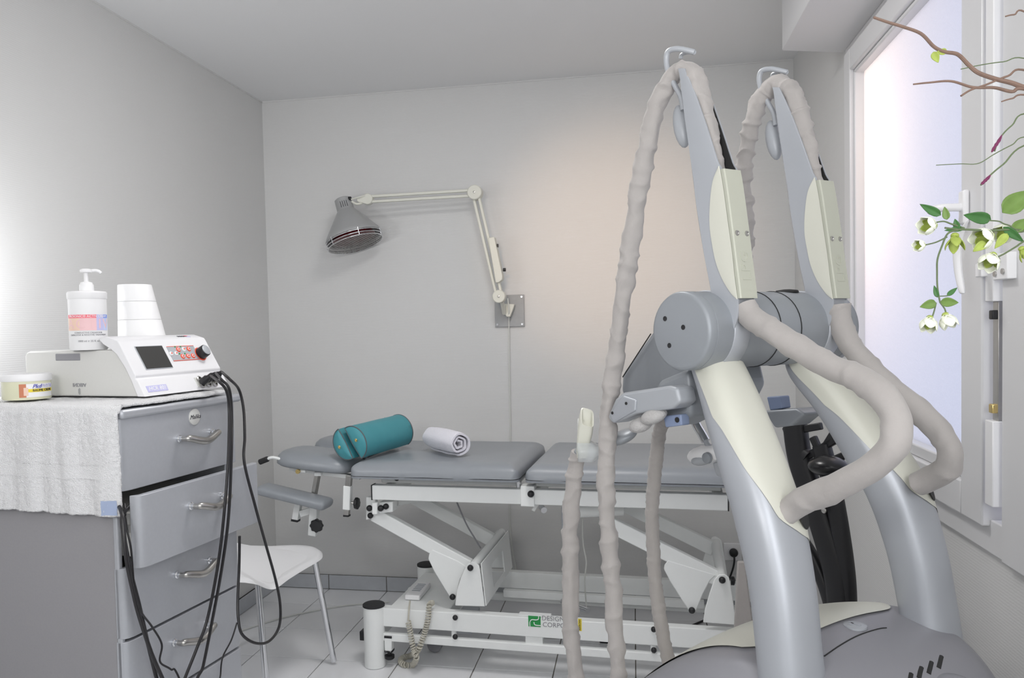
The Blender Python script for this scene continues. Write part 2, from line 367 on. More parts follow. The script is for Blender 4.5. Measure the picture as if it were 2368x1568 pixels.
# paddle-shaped head hub
d = (J2-J1).normalized(); n = V((d.z, 0, -d.x))
poly = []
for k in range(15): a = PI/2+0-PI*k/14; poly.append(J2+d*(-math.sin(PI*k/14)*.026)*1+n*(.026*math.cos(PI*k/14)))
poly += [J2+d*.05-n*.010, J2+d*.05+n*.008]
M().prism([p+V((0, .016, 0)) for p in poly], V((0, -.032, 0))).build('head_hub', 'ivory', lamp, bevel=.003)
def twin(a, b, off, name):
    dd = (b-a).normalized(); nn = V((dd.z, 0, -dd.x))
    for s_ in (-1, 1):
        M().bar(a+nn*off*s_, b+nn*off*s_, .013, .016, EY).build(name, 'ivory', lamp, bevel=.003)
twin(J0, J1, .0125, 'lower_arm_bar'); twin(J1, J2, .0125, 'upper_arm_bar')
sw = M().prism([ony(*p, ya+.022) for p in ((1133, 553), (1147, 550), (1166, 640), (1165, 648), (1157, 655), (1150, 655))], V((0, -.05, 0))).build('switch_box', 'ivory', lamp, bevel=.003)
q = ony(1151, 568, ya); M().box(q, (.006, .018, .014), ).build('switch', 'black', sw)
q = ony(1165, 624, ya); M().cyl(q-EX*.003, q+EX*.009, .008, 14).build('dimmer_knob', 'black', sw)
# lamp head
top = ony(792, 460, ya-.03); rim = ony(818, 550, ya-.047)
axd = (rim-top).normalized(); L = (rim-top).length
M().lathe([(.034, 0), (.040, .004), (.042, .065), (.046, .070)], top, axd, 32).build('socket_cup', 'lamp', lamp)
shade = M().lathe([(.044, .062), (.055, .078), (.128, L-.02), (.135, L-.006), (.135, L), (.130, L), (.124, L-.02), (.05, .085)], top, axd, 44).build('lamp_shade', 'lamp', lamp)
x_, y_, _ = frame(axd, EY)
vv = (CPOS-top); vv = (vv-axd*vv.dot(axd)).normalized(); ww_ = axd.cross(vv)
for k in range(4):
    a = -.36+k*.24; dirn = vv*math.cos(a)+ww_*math.sin(a)
    M().bar(top+axd*.022+dirn*.0406, top+axd*.052+dirn*.0418, .0022, .0016, dirn).build('vent_slot', 'black', lamp)
gd = M()
for rr, hh in ((.134, .004), (.136, .018), (.132, .030)): gd.tube([top+axd*(L+hh)+(x_*math.cos(2*PI*k/40)+y_*math.sin(2*PI*k/40))*rr for k in range(41)], .0022, 6)
for k in range(6):
    a = 2*PI*k/6; dr = x_*math.cos(a)+y_*math.sin(a); gd.tube([top+axd*(L-.006)+dr*.136, top+axd*(L+.03)+dr*.134], .002, 6)
guard = gd.build('guard_ring', 'chrome', lamp)
gm = M()
for k in range(-11, 12):
    h_ = k*.0115; hl = math.sqrt(.130**2-h_**2)
    gm.tube([top+axd*(L+.03)+x_*h_-y_*hl, top+axd*(L+.03)+x_*h_+y_*hl], .0009, 4); gm.tube([top+axd*(L+.03)+y_*h_-x_*hl, top+axd*(L+.03)+y_*h_+x_*hl], .0009, 4)
o = gm.build('guard_mesh', 'steel', lamp)
M().lathe([(.04, .09), (.095, L-.03), (.105, L+.004), (.08, L+.018), (.02, L+.022)], top, axd, 32).build('bulb', 'redglass', lamp, label='dark red heat bulb')
M().tube(cr([ony(814, 466, ya-.04), ony(826, 472, ya-.04), ony(842, 467, ya-.02)], 5), .006, 10).build('swivel_rod', 'ivory', lamp)
M().tube(cr([ony(812, 461, ya-.045), ony(830, 456, ya-.045), ony(848, 452, ya-.03)], 5), .0035, 8).build('lead', 'ivory', lamp)
q = ony(809, 459, ya-.045); M().cyl(q-EX*.006, q+EX*.006, .009, 12).build('gland', 'black', lamp)
cord = [ony(1174, 690, -.05), ony(1177, 720, -.052), ony(1177, 755, -.010), ony(1178, 850, -.006), ony(1180, 1000, -.006), ony(1178, 1150, -.006), ony(1182, 1250, -.006), ony(1196, 1335, -.018)]
M().tube(cr(cord, 6), .0036, 8).build('power_cord', 'whitecord', lamp)

# ================================================================ treatment table
TH = math.radians(3); T0 = V((.5, -.85, 0)); TX = V((math.cos(TH), -math.sin(TH), 0)); TY = V((math.sin(TH), math.cos(TH), 0))
def T(u, v, z): return T0+TX*u+TY*v+EZ*z
def TU(px, py, v): return on(px, py, TY, TY.dot(T0)+v)
def tuv(px, py, v): p = TU(px, py, v); return (p-T0).dot(TX), p.z
TA = (TX, TY, EZ)
tb = thing('treatment_table', T(.65, .27, 0), 'grey vinyl height-adjustable treatment table on a white steel scissor base', 'table')
def tbox(name, u0, u1, v0, v1, z0, z1, m='white_metal', bevel=.003, parent=tb):
    return M().box(T((u0+u1)/2, (v0+v1)/2, (z0+z1)/2), (u1-u0, v1-v0, z1-z0), TA).build(name, m, parent, bevel=bevel)
def knob(px, py, v, r=.011, parent=tb, name='bolt_cap'):
    p = TU(px, py, v); return M().lathe([(r, 0), (r, r*.5), (r*.75, r*.95), (r*.25, r*1.15)], p, -TY, 16).build(name, 'black', parent)
W = .53                                        # distance between front and back frame
# floor base: front and back rails, lower lifting bars, end plate
for v0 in (-.02, W-.02):
    tbox('base_rail', .045, 1.56, v0, v0+.04, .158, .230)
    tbox('lifting_bar', -.015, 1.50, v0-.005, v0+.020, .102, .132)
    for u in (.348, 1.09): M().cyl(T(u, v0+.012, .13), T(u, v0+.012, .165), .010, 12).build('lift_post', 'white_metal', tb)
for u in (.02, 1.40): tbox('cross_bar', u, u+.03, -.02, W+.02, .100, .130)
tbox('inner_rail', .45, 1.28, W-.12, W-.09, .150, .182); tbox('inner_rail', .42, 1.28, .09, .12, .150, .182)
tbox('control_box', .075, .315, .02, W-.05, .165, .218, bevel=.004)
tbox('control_label', .33, .40, .06, .20, .12, .18, 'panel_grey')
tbox('end_cap', -.030, -.012, -.028, .018, .098, .134, 'black')
# round feet with black lids
for (px, py, v) in ((871, 1388, -.01), (965, 1307, None)):
    u, z = (.028, .235) if v is not None else (.07, .235)
    vv_ = -.015 if v is not None else W+.0
    ft = M().lathe([(.0415, .001), (.0415, z)], T(u, vv_, 0), EZ, 32).build('round_foot', 'white_metal', tb)
    M().lathe([(.043, z), (.043, z+.007), (.040, z+.009)], T(u, vv_, 0), EZ, 32).build('foot_lid', 'rubber', ft)
for vv_ in (-.015, W): 
    ft = M().lathe([(.0415, .001), (.0415, .235)], T(1.56, vv_, 0), EZ, 32).build('round_foot', 'white_metal', tb)
    M().lathe([(.043, .235), (.043, .242), (.040, .244)], T(1.56, vv_, 0), EZ, 32).build('foot_lid', 'rubber', ft)
# levelling foot beside the front post
lf = tbox('levelling_bracket', .073, .102, -.03, .0, .060, .118)
M().lathe([(.015, .030), (.019, .034), (.019, .045), (.008, .048), (.008, .062), (.017, .062), (.017, .066)], T(.088, -.015, 0), EZ, 20).build('levelling_screw', 'black', lf)
M().box(T(.088, -.015, .064), (.030, .03, .008), TA).build('foot_pad', 'black', lf)
M().box(T(.088, -.015, .120), (.030, .03, .008), TA).build('foot_pad', 'black', lf)
for (px, py) in ((1053, 1428), (1053, 1472), (1512, 1455), (1512, 1503)): knob(px, py, -.024, .010)
# castor wheel under the base
cw = M().cyl(T(.22, .14, .031), T(.22, .17, .031), .030, 24).build('castor', 'greyink', tb, bevel=.004)
# tower brackets, lever plates, scissor arms: the same set at both ends
def tri(pxs, v, th, name, m='white_metal'):
    return M().prism([TU(x, y, v) for x, y in pxs], TY*th).build(name, m, tb, bevel=.003)
def rnd(pts, n=4): return pts
tower1 = [(1052, 1401), (1056, 1366), (1066, 1335), (1078, 1308), (1085, 1302), (1100, 1301), (1108, 1309), (1114, 1350), (1121, 1403)]
tri(tower1, -.01, .006, 'tower_plate')
t_off = T(0, W-.04, 0)-T(0, 0, 0)
M().prism([TU(x, y, -.01)+t_off for x, y in tower1], TY*.006).build('tower_plate', 'white_metal', tb, bevel=.003)
u1, z1 = tuv(1121, 1403, -.01); u0, z0 = tuv(1110, 1305, -.01)
back = M()
for (za, zb, va, vb) in ((0, 1, 0, .14), (0, 1, W-.18, W-.035), (0, .15, .14, W-.18), (.72, 1, .14, W-.18)):
    back.add([T(u1+(u0-u1)*a+.004*b, vq, z1+(z0-z1)*a) for b in (0, 1) for a, vq in ((za, va), (za, vb), (zb, vb), (zb, va))], [(0, 1, 2, 3), (7, 6, 5, 4), (0, 4, 5, 1), (1, 5, 6, 2), (2, 6, 7, 3), (3, 7, 4, 0)])
back.build('tower_back_plate', 'white_metal', tb)
tower2 = [(1626, 1440), (1630, 1410), (1640, 1375), (1652, 1340), (1662, 1329), (1677, 1328), (1686, 1336), (1694, 1380), (1704, 1446)]
tri(tower2, -.03, .006, 'tower_plate')
M().prism([TU(x, y, -.03)+t_off for x, y in tower2], TY*.006).build('tower_plate', 'white_metal', tb, bevel=.003)
lever1 = [(999, 1271), (992, 1282), (990, 1293), (1004, 1322), (1024, 1355), (1040, 1381), (1048, 1384), (1055, 1378), (1064, 1340), (1080, 1312), (1060, 1298)]
tri(lever1, .03, .006, 'lever_plate')
lever2 = [(1545, 1296), (1537, 1306), (1535, 1316), (1550, 1345), (1575, 1385), (1594, 1414), (1604, 1416), (1611, 1411), (1625, 1375), (1642, 1343), (1655, 1330)]
tri(lever2, .03, .006, 'lever_plate')
def armbar(a, b, va, vb, w_, h_, name):
    p, q_ = TU(*a, va), TU(*b, vb); return M().bar(p, q_, w_, h_, EZ).build(name, 'white_metal', tb, bevel=.004)
for dv in (0, W-.14):
    sh = T(0, dv, 0)-T(0, 0, 0)
    a, b = TU(866, 1188, .05), TU(1086, 1310, .05); M().bar(a+sh, b+sh, .035, .055, EZ).build('scissor_arm', 'white_metal', tb, bevel=.004)
    a, b = TU(1395, 1204, .05), TU(1662, 1338, .05); M().bar(a+sh, b+sh, .035, .055, EZ).build('scissor_arm', 'white_metal', tb, bevel=.004)
for (px, py) in ((1096, 1308), (1668, 1336)):
    u, z = tuv(px, py, 0); tube_ = M().cyl(T(u, -.012, z), T(u, W-.03, z), .017, 20).build('pivot_tube', 'white_metal', tb)
for (px, py, v) in ((1088, 1313, -.016), (1047, 1380, .025), (1670, 1341, -.035), (1600, 1411, .025)): knob(px, py, v, .0115)
u, z = tuv(1690, 1343, .3); M().lathe([(.017, 0), (.017, .012), (.008, .016)], T(u, .3, z), TX, 18).build('end_plug', 'black', tb)
# hinge head of the left scissor arm under the table frame
tri([(846, 1150), (868, 1150), (868, 1197), (846, 1203)], .03, .03, 'hinge_plate')
tri([(876, 1162), (908, 1160), (908, 1184), (876, 1188)], .01, .05, 'hinge_block')
tri([(860, 1163), (872, 1163), (872, 1190), (860, 1190)], -.02, .02, 'clamp_block')
for (px, py) in ((855, 1175), (881, 1175)): knob(px, py, -.003, .012, name='clamp_knob')
for (px, py, v) in ((893, 1171, .006), (857, 1192, .026)): knob(px, py, v, .0115)
M().cyl(TU(916, 1158, .12), TU(985, 1146, .22), .022, 18).build('motor_tube', 'white_metal', tb)
mo = M().cyl(TU(1440, 1172, .2), TU(1310, 1178, .16), .034, 20).build('motor_tube', 'white_metal', tb)
M().box(TU(1312, 1205, .16), (.04, .05, .12), TA).build('motor_box', 'panel_grey', tb, bevel=.004)
M().cyl(TU(1440, 1172, .2), TU(1482, 1164, .21), .007, 12).build('motor_rod', 'chrome', tb)
M().cyl(TU(1300, 1390, .3), TU(1360, 1412, .2), .011, 12).build('gas_spring', 'chrome', tb)
# upper frame
for v0 in (-.02, W-.02): tbox('top_rail', .035, 1.352, v0, v0+.04, .652, .708)
M().box(T(1.353, 0, .68), (.004, .042, .058), TA).build('rail_cap', 'black', tb); M().box(T(.034, 0, .68), (.004, .042, .058), TA).build('rail_cap', 'black', tb)
for u in (.06, .64, 1.30): tbox('top_cross_bar', u, u+.04, 0, W, .66, .70)
tbox('hinge_collar', .620, .672, -.028, .026, .646, .722)
knob(1228, 1142, -.032, .0125)
tbox('pad_frame', .06, .60, .02, W-.04, .712, .735, 'white_metal'); tbox('pad_frame', .67, 1.33, .02, W-.04, .712, .735, 'white_metal')
tbox('hinge_strap', .60, .615, .0, .03, .70, .76, 'chrome')
tri([(1245, 1152), (1252, 1155), (1236, 1184), (1228, 1180)], .05, .02, 'release_lever'); M().cyl(TU(1252, 1172, .10), TU(1258, 1180, .07), .012, 14).build('release_pivot', 'chrome', tb)
for (px, py) in ((918, 1106), ): knob(px, py, .0, .010)
# upholstered pads
def pad(name, u0, u1, v0, v1, z0, z1, r=.03, tilt=0, sag=.008, edge=.06, hole=None, seed=0):
    nu, nv = 44, 30; rings = []
    def top(u, v):
        du = min(u-u0, u1-u)/edge; dv = min(v-v0, v1-v)/edge
        k = min(1, max(0, du)); l = min(1, max(0, dv))
        return math.sqrt(max(0, 1-(1-k)**2))*.5+math.sqrt(max(0, 1-(1-l)**2))*.5 if min(k, l) > 0 else 0
    def sq(s):                                  # denser sampling at the edges
        return .5-.5*math.cos(PI*s)
    mm = M()
    def P(u, v, z): return T(u, v, z+(u1-u)*tilt)
    def ft(a, b):
        u = u0+(u1-u0)*sq(a); v = v0+(v1-v0)*sq(b)
        k = min(1, min(u-u0, u1-u)/edge); l = min(1, min(v-v0, v1-v)/edge)
        kk = math.sqrt(max(0, 1-(1-k)**2)); ll = math.sqrt(max(0, 1-(1-l)**2))
        z = z0+.010+(z1-z0-.010)*min(kk, ll)**.9
        rr = .035                               # round the plan corners
        cu = max(0, rr-min(u-u0, u1-u)); cv = max(0, rr-min(v-v0, v1-v))
        if cu > 0 and cv > 0 and math.hypot(cu, cv) > rr:
            sc = rr/math.hypot(cu, cv); 
            u = (u0+rr-cu*sc) if u-u0 < u1-u else (u1-rr+cu*sc); v = (v0+rr-cv*sc) if v-v0 < v1-v else (v1-rr+cv*sc)
        z += noise.noise(V((u*9, v*9, seed)))*.0015
        return P(u, v, z)
    mm.grid(ft, nu, nv)
    def fb(a, b):
        p = ft(a, b); u = (p-T0).dot(TX); return V((p.x, p.y, z0+(u1-u)*tilt+(.0 if 0 < a < 1 and 0 < b < 1 else .008)))
    mm.grid(lambda a, b: fb(a, b), nu, nv)
    o = mm.build(name, 'vinyl', tb, angle=60); return o
def weld(o):
    md = o.modifiers.new('weld', 'WELD'); md.merge_threshold = .0015
weld(pad('backrest_pad', -.040, .622, -.07, .575, .742, .806, seed=1)); weld(pad('leg_pad', .642, 1.42, -.07, .575, .742, .806, seed=5))
# headrest with a breathing gap between two lobes, tilted up to the head end
HT = .10
def hp_(u, v, z): return T(u, v, z+(-.035-u)*HT)
for v0, v1 in ((-.045, .215), (.300, .56)):
    mm = M(); u0, u1 = -.385, -.06; rings = []
    n = 40
    def outline(k, inset):
        a = 2*PI*k/n; cu, su = math.cos(a), math.sin(a); e = .55
        uu = (u0+u1)/2+((u1-u0)/2-inset)*math.copysign(abs(cu)**e, cu); vv3 = (v0+v1)/2+((v1-v0)/2-inset)*math.copysign(abs(su)**e, su); return uu, vv3
    for inset, z in ((.03, .742), (.010, .744), (.0, .752), (.0, .766), (.006, .782), (.020, .796), (.045, .803), (.08, .805)):
        rings.append([hp_(*outline(k, inset), z) for k in range(n)])
    mm.loft(rings).build('headrest_lobe', 'vinyl', tb, angle=60)
mm = M(); mm.loft([[hp_(u, v, z) for u, v in ((-.12, .18), (-.055, .18), (-.055, .33), (-.12, .33))] for z in (.744, .75, .79, .796)]).build('headrest_bridge', 'vinyl', tb, bevel=.008)
for v in (.03, .45):
    M().bar(hp_(-.33, v, .728), hp_(-.03, v, .728), .03, .016, EZ).build('headrest_rail', 'white_metal', tb, bevel=.002)
M().bar(hp_(-.20, .0, .726), hp_(-.20, .5, .726), .03, .016, EZ).build('headrest_cross_bar', 'white_metal', tb, bevel=.002)
rl = M().tube(cr([TU(700, 1082, -.02), TU(660, 1066, -.02), TU(632, 1058, -.02), TU(618, 1062, -.02)], 5), .006, 8).build('release_handle', 'white_metal', tb)
M().cyl(TU(620, 1061, -.02), TU(600, 1069, -.02), .0115, 14).build('handle_knob', 'black', rl, bevel=.003)
tri([(688, 1069), (704, 1069), (706, 1094), (688, 1092)], -.02, .012, 'headrest_plate'); knob(700, 1078, -.022, .011); knob(716, 1079, -.01, .009); knob(761, 1087, -.005, .009)
q = TU(690, 1090, -.022); M().cyl(q, q-TY*.008, .009, 14).build('plate_bolt', 'brass', tb)
# near arm rest
a0, a1 = TU(612, 1131, -.03), TU(752, 1165, -.03); dd = (a1-a0).normalized(); nn = dd.cross(TY).normalized()
if nn.z < 0: nn = -nn
rings = []
for t, sc in ((-.055, .3), (-.045, .72), (-.02, .95), (.02, 1), (.5, 1), (.98, 1), (1.02, .95), (1.045, .72), (1.055, .3)):
    c = a0+(a1-a0)*t; hw = .052*(.75+.25*sc); hh = .021*sc
    rings.append([c+TY*(hw*math.copysign(abs(math.cos(2*PI*k/20))**.6, math.cos(2*PI*k/20)))+nn*(hh*math.copysign(abs(math.sin(2*PI*k/20))**.7, math.sin(2*PI*k/20))) for k in range(20)])
M().loft(rings).build('arm_rest_pad', 'vinyl', tb, angle=60)
M().bar(TU(738, 1080, .03), TU(724, 1160, .03), .016, .030, TY).build('arm_rest_post', 'steel', tb, bevel=.002)
M().bar(TU(690, 1165, .05), TU(684, 1203, .05), .026, .026, TY).build('arm_rest_socket', 'white_metal', tb, bevel=.002); M().bar(TU(684, 1200, .05), TU(683.5, 1205, .05), .028, .028, TY).build('socket_cap', 'black', tb)
M().bar(TU(695, 1188, .05), TU(735, 1176, .05), .020, .026, EZ).build('arm_rest_link', 'white_metal', tb, bevel=.002)
M().bar(TU(728, 1172, .04), TU(724, 1238, .04), .034, .03, TY).build('arm_rest_clamp', 'white_metal', tb, bevel=.003)
def starknob(c, ax, r, th, parent, name='star_knob'):
    x, y, d = frame(ax, EZ); ring = [(x*math.cos(2*PI*k/48)+y*math.sin(2*PI*k/48))*(r*(1+.07*math.cos(8*2*PI*k/48))) for k in range(48)]
    return M().loft([[c+p*.85+d*0 for p in ring], [c+p+d*th*.2 for p in ring], [c+p+d*th*.8 for p in ring], [c+p*.8+d*th for p in ring]]).build(name, 'black', parent)
starknob(TU(735, 1214, .015), -TY, .0255, .022, tb)
M().bar(TU(808, 1098, -.01), TU(806, 1125, -.01), .022, .022, TY).build('post_inner', 'steel', tb, bevel=.002)
M().bar(TU(805, 1123, -.01), TU(803, 1178, -.01), .030, .028, TY).build('post_sleeve', 'white_metal', tb, bevel=.003)
M().bar(TU(803, 1176, -.01), TU(802, 1192, -.01), .020, .020, TY).build('post_inner', 'steel', tb, bevel=.002); M().bar(TU(802, 1190, -.01), TU(802, 1194, -.01), .022, .022, TY).build('post_cap', 'black', tb)
starknob(TU(821, 1164, -.01), TX, .022, .015, tb); M().cyl(TU(813, 1163, -.01), TU(822, 1164, -.01), .006, 10).build('knob_stem', 'steel', tb)
# maker's mark on the front rail
vf = -.0206
g = TU(1236, 1437, vf)
M().box(g, (.046, .0012, .040), TA).build('logo_square', 'green', tb)
sw_ = []
def gl_(x, y): return g+TX*x+EZ*y-TY*.001
M().tube(cr([gl_(-.017, -.020), gl_(-.017, -.004), gl_(-.010, .006), gl_(.006, .006), gl_(.015, .010), gl_(.016, .020)], 6), .0018, 6).build('logo_stroke', 'white', tb)
M().tube(cr([gl_(-.002, -.002), gl_(.0, -.011), (gl_(.008, -.014)), gl_(.023, -.014)], 6), .0018, 6).build('logo_stroke', 'white', tb)
text('DESIGN', T((tuv(1279, 1432, vf)[0]), vf, tuv(1279, 1432, vf)[1]+.001), TX, EZ, .0245, 'greyink', tb)
text('CORPO', T((tuv(1281, 1447, vf)[0]), vf, tuv(1281, 1447, vf)[1]+.001), TX, EZ, .0245, 'greyink', tb)
g2 = TU(1341, 1445, vf); yl = M().box(g2, (.0125, .0012, .045), TA).build('yellow_label', 'yellow', tb)
text('ARROW', g2-TY*.001, EZ, -TX, .011, 'ink', tb, depth=.0002)
tbox('mount_strip', .60, .72, -.015, .02, .2301, .237, bevel=.001); tbox('mount_foot', .625, .69, -.012, .02, .11, .16, bevel=.001)
# ---- loose things on and at the table
hs = thing('hand_control', T(.12, .12, .220), 'pale grey hand control with coiled cord lying on the table base', 'remote control')
ca, cb = onz(953, 1385, .226), onz(980, 1354, .226); dd = (cb-ca).normalized(); sd = EZ.cross(dd)
body = M().box((ca+cb)/2+EZ*.004, (.062, (cb-ca).length, .020), (sd, dd, EZ)).build('body', 'white', hs, bevel=.004)
for k in range(5): M().box(ca+(cb-ca)*(.34+.12*k)+EZ*.0145, (.034, .011, .002), (sd, dd, EZ)).build('key', 'panel_grey', hs)
def coilpath(pts, rad, turns, n=9):
    P = cr(pts, 10); Ls = [0]
    for i in range(1, len(P)): Ls.append(Ls[-1]+(P[i]-P[i-1]).length)
    N = int(turns*n); out = []; x = None
    for k in range(N+1):
        s_ = Ls[-1]*k/N; i = 1
        while i < len(P)-1 and Ls[i] < s_: i += 1
        f_ = (s_-Ls[i-1])/max(1e-6, Ls[i]-Ls[i-1]); p = P[i-1].lerp(P[i], f_); d = (P[i]-P[i-1]).normalized()
        if x is None: x = frame(d)[0]
        x = (x-d*x.dot(d)).normalized(); y = d.cross(x); a = 2*PI*k/n; out.append(p+(x*math.cos(a)+y*math.sin(a))*rad)
    return out
vc = -.045
cp = [TU(948, 1390, .02), TU(946, 1408, -.03), TU(944, 1437, vc)]
M().tube(cr(cp, 6), .0036, 8).build('cord_lead', 'coil', hs)
cpts = [TU(944, 1437, vc), TU(950, 1470, vc), TU(957, 1505, vc-.01), TU(963, 1520, vc-.03), onz(955, 1537, .011), onz(938, 1538, .011), onz(927, 1531, .011), onz(930, 1522, .012), onz(950, 1516, .014), TU(966, 1505, vc-.01), TU(980, 1470, vc), TU(990, 1430, vc), TU(993, 1400, -.03), TU(1000, 1394, .01)]
M().tube(coilpath(cpts, .0092, 80, 9), .0030, 5).build('coiled_cord', 'coil', hs)

# white cords lying under the table
def cord_(pts, r, m, label, name='cord', grp=None): return M().tube(cr(pts, 7), r, 8).build(name, m, thing=(label, 'cable', grp))
cord_([onz(559, 1458, .004), onz(640, 1432, .004), onz(700, 1418, .004), onz(740, 1410, .004), onz(800, 1400, .004), onz(850, 1396, .004), onz(900, 1392, .004)], .0035, 'whitecord', 'pale cord running across the floor tiles from the chair to the table base', 'floor_cord')
cord_([onz(1170, 1455, .005), onz(1230, 1470, .005), onz(1290, 1473, .005), onz(1330, 1462, .005), onz(1390, 1452, .005)], .0045, 'whitecord', 'white cord on the floor under the maker\'s mark on the table', 'floor_cord')
cord_([onz(1060, 1445, .005), onz(1120, 1449, .005), onz(1160, 1452, .005), onz(1215, 1462, .005)], .0045, 'whitecord', 'white cord lying between the two bars of the table base', 'floor_cord')
cord_([TU(1352, 1150, .2), TU(1347, 1210, .22), TU(1349, 1260, .25), TU(1356, 1300, .25), TU(1352, 1345, .25), TU(1357, 1412, .3)], .003, 'whitecord', 'thin white cord hanging from the motor under the leg pad', 'motor_cord')
cord_([TU(1052, 1150, .3), TU(1062, 1175, .3), TU(1080, 1215, .3), TU(1098, 1245, .3), TU(1112, 1268, .3)], .0035, 'greyink', 'dark cord slanting down behind the scissor arm of the table', 'motor_cord')
cord_([onz(1390, 1472, .006), onz(1440, 1462, .006), onz(1500, 1472, .006), onz(1560, 1462, .006), onz(1640, 1430, .006)], .005, 'black', 'black cord on the floor under the foot end of the table', 'floor_cord')
ad = M().box(onz(1415, 1474, .018), (.10, .05, .034), TA).build('power_adapter', 'black', bevel=.004); tag(ad, 'small black power adapter on the floor beneath the table rail', 'adapter')

# teal half-round bolsters
def bolster(pa, pb, ang, r, label, zlift):
    axd = (pb-pa); Lb = axd.length; axd.normalize(); hx_ = axd.cross(EZ).normalized(); up = hx_.cross(axd)
    n = 26; ca_, sa_ = math.cos(ang), math.sin(ang)
    def D(k, s_):
        # half disc with soft corners: arc then flat
        if k < n: a = PI*(k+.0)/(n-1); x, y = r*math.cos(a), r*.92*math.sin(a)
        else: j = (k-n+1)/8; x, y = -r+2*r*j, -.004*math.sin(PI*j)
        x *= s_; y = .35*r+(y-.35*r)*s_
        return hx_*(x*ca_-y*sa_)+up*(x*sa_+y*ca_)
    N = n+7
    root = thing('half_bolster', pa-up*r, label, 'bolster', 'teal half bolsters lying together on the table')
    b = M().loft([[pa+D(k, .35)-axd*.010 for k in range(N)], [pa+D(k, .75)-axd*.007 for k in range(N)], [pa+D(k, .97)-axd*.001 for k in range(N)]]+[[pa+axd*(Lb*i/10)+D(k, 1)+wob(pa+axd*(Lb*i/10)+D(k, 1), 14, .0022) for k in range(N)] for i in range(11)]+[[pb+D(k, .9)+axd*.004 for k in range(N)], [pb+D(k, .4)+axd*.006 for k in range(N)]])
    b.build('cover', 'teal', root)
    for e_ in (pa-axd*.0005, pb): M().tube([e_+D(k % N, 1.0) for k in range(N+1)], .0022, 6).build('piping', 'piping', root)
    c = pa+(hx_*(-.40*r*sa_)+up*(.40*r*ca_))-axd*.010
    M().lathe([(.006, 0), (.0065, .002), (.0035, .003), (.0025, .001)], c, -axd, 16).build('eyelet', 'brass', root)
def lev(p, z): p = p.copy(); p.z = z; return p
bolster(lev(TU(817, 1021, -.030), .872), lev(TU(925, 984, .27), .884), math.radians(-57), .068, 'teal vinyl half-round bolster resting on the backrest pad', 0)
bolster(lev(TU(799, 1024, -.030), .870), lev(TU(906, 988, .27), .880), math.radians(120), .064, 'teal vinyl half-round bolster leaning at the headrest beside its twin', 0)
# rolled white towel: a spiral of cloth
r0, r1 = lev(TU(996, 1008, .24), .861), lev(TU(1064, 1016, .07), .861)
ax_ = (r1-r0).normalized(); hx_ = ax_.cross(EZ).normalized(); up_ = hx_.cross(ax_)
Lr = (r1-r0).length; ctr = r0
turns = 2.6; nS = 90; th_ = .0095
def spiral(t, side, s_):
    a = 2*PI*turns*t+.94; R = .010+.0405*t+side*th_*.45+.0022*math.sin(5*a+1)*(1-t*.5)
    R *= 1+.10*math.cos(2*a+.6)*(.3+.7*t)*.4
    return R, a
rings = []
for i in range(17):
    s_ = i/16; c = r0+ax_*(Lr*s_)+EZ*0; ring = []
    sc = 1-.12*abs(2*s_-1)**6
    for k in range(nS+1):
        t = k/nS; R, a = spiral(t, 1, s_); q = c+(hx_*math.cos(a)+up_*math.sin(a))*R*sc+ax_*(.012*(1-t)*(2*s_-1)*-1); ring.append(q+wob(q, 26, .0028))
    for k in range(nS, -1, -1):
        t = k/nS; R, a = spiral(t, -1, s_); q = c+(hx_*math.cos(a)+up_*math.sin(a))*R*sc+ax_*(.012*(1-t)*(2*s_-1)*-1); ring.append(q+wob(q, 26, .0028))
    rings.append(ring)
M().loft(rings).build('rolled_towel', 'lilac_towel', angle=70, thing=('rolled lilac-white towel lying on the grey backrest pad', 'towel'))

# ================================================================ chair with a white shell seat
zs = .45
ch = thing('chair', (.10, -1.12, 0), 'white shell chair with chrome legs beside the drawer trolley', 'chair')
A = [onz(*p, zs) for p in ((742, 1279), (632, 1360), (556, 1346), (480, 1340), (470, 1275), (560, 1272), (700, 1266))]
far0, far1, near0, near1 = onz(735, 1270, zs), V((-.13, -.93, zs)), onz(632, 1358, zs), V((-.13, -1.32, zs))
fw = ((far0+near0)/2-(far1+near1)/2).normalized(); sd = EZ.cross(fw)
outl = cr([onz(*p, zs) for p in ((556, 1272), (620, 1268), (690, 1265), (722, 1268), (738, 1275), (743, 1284), (737, 1296), (700, 1318), (665, 1340), (642, 1357), (631, 1363), (617, 1360), (600, 1353), (580, 1349), (556, 1347), (500, 1346), (462, 1338), (452, 1306), (470, 1280), (510, 1273))], 4, True)
oc = sum(outl, V())/len(outl)
rings = []
for s_ in (.02, .2, .4, .6, .75, .86, .93, .97, 1.0):
    ring = []
    for p in outl:
        q = oc.lerp(p, s_); rel = (q-oc).dot(fw); z = -.010*(1-s_**2)+(.012*s_**4 if s_ < .97 else .012*s_**4-.010*(s_-.93)/.07)
        if rel < -.15: z += .5*(-.15-rel)
        ring.append(q+EZ*z)
    rings.append(ring)
M().loft(rings).build('seat', 'white', ch, solid=.011, angle=70)
bk = M().grid(lambda a, b: (near1.lerp(far1, .06+.88*b)-fw*(.02+.07*a+.03*(1-(2*b-1)**2))+EZ*(.10+.30*a-.05*a*(2*b-1)**2)), 14, 18).build('backrest', 'white', ch, solid=.011, angle=70)
cpos = (far0+near0+far1+near1)/4
def leg(top_, foot): return M().tube([top_, foot], .0115, 16).build('leg', 'chrome', ch)
leg(onz(728, 1297, .425), onz(772, 1529, .012)); 
nf = onz(613, 1566, .02); lt = TU(597, 1352, 0); 
topn = on(597, 1353, EZ, .425); leg(topn, on(620, 1630, EZ, .012))
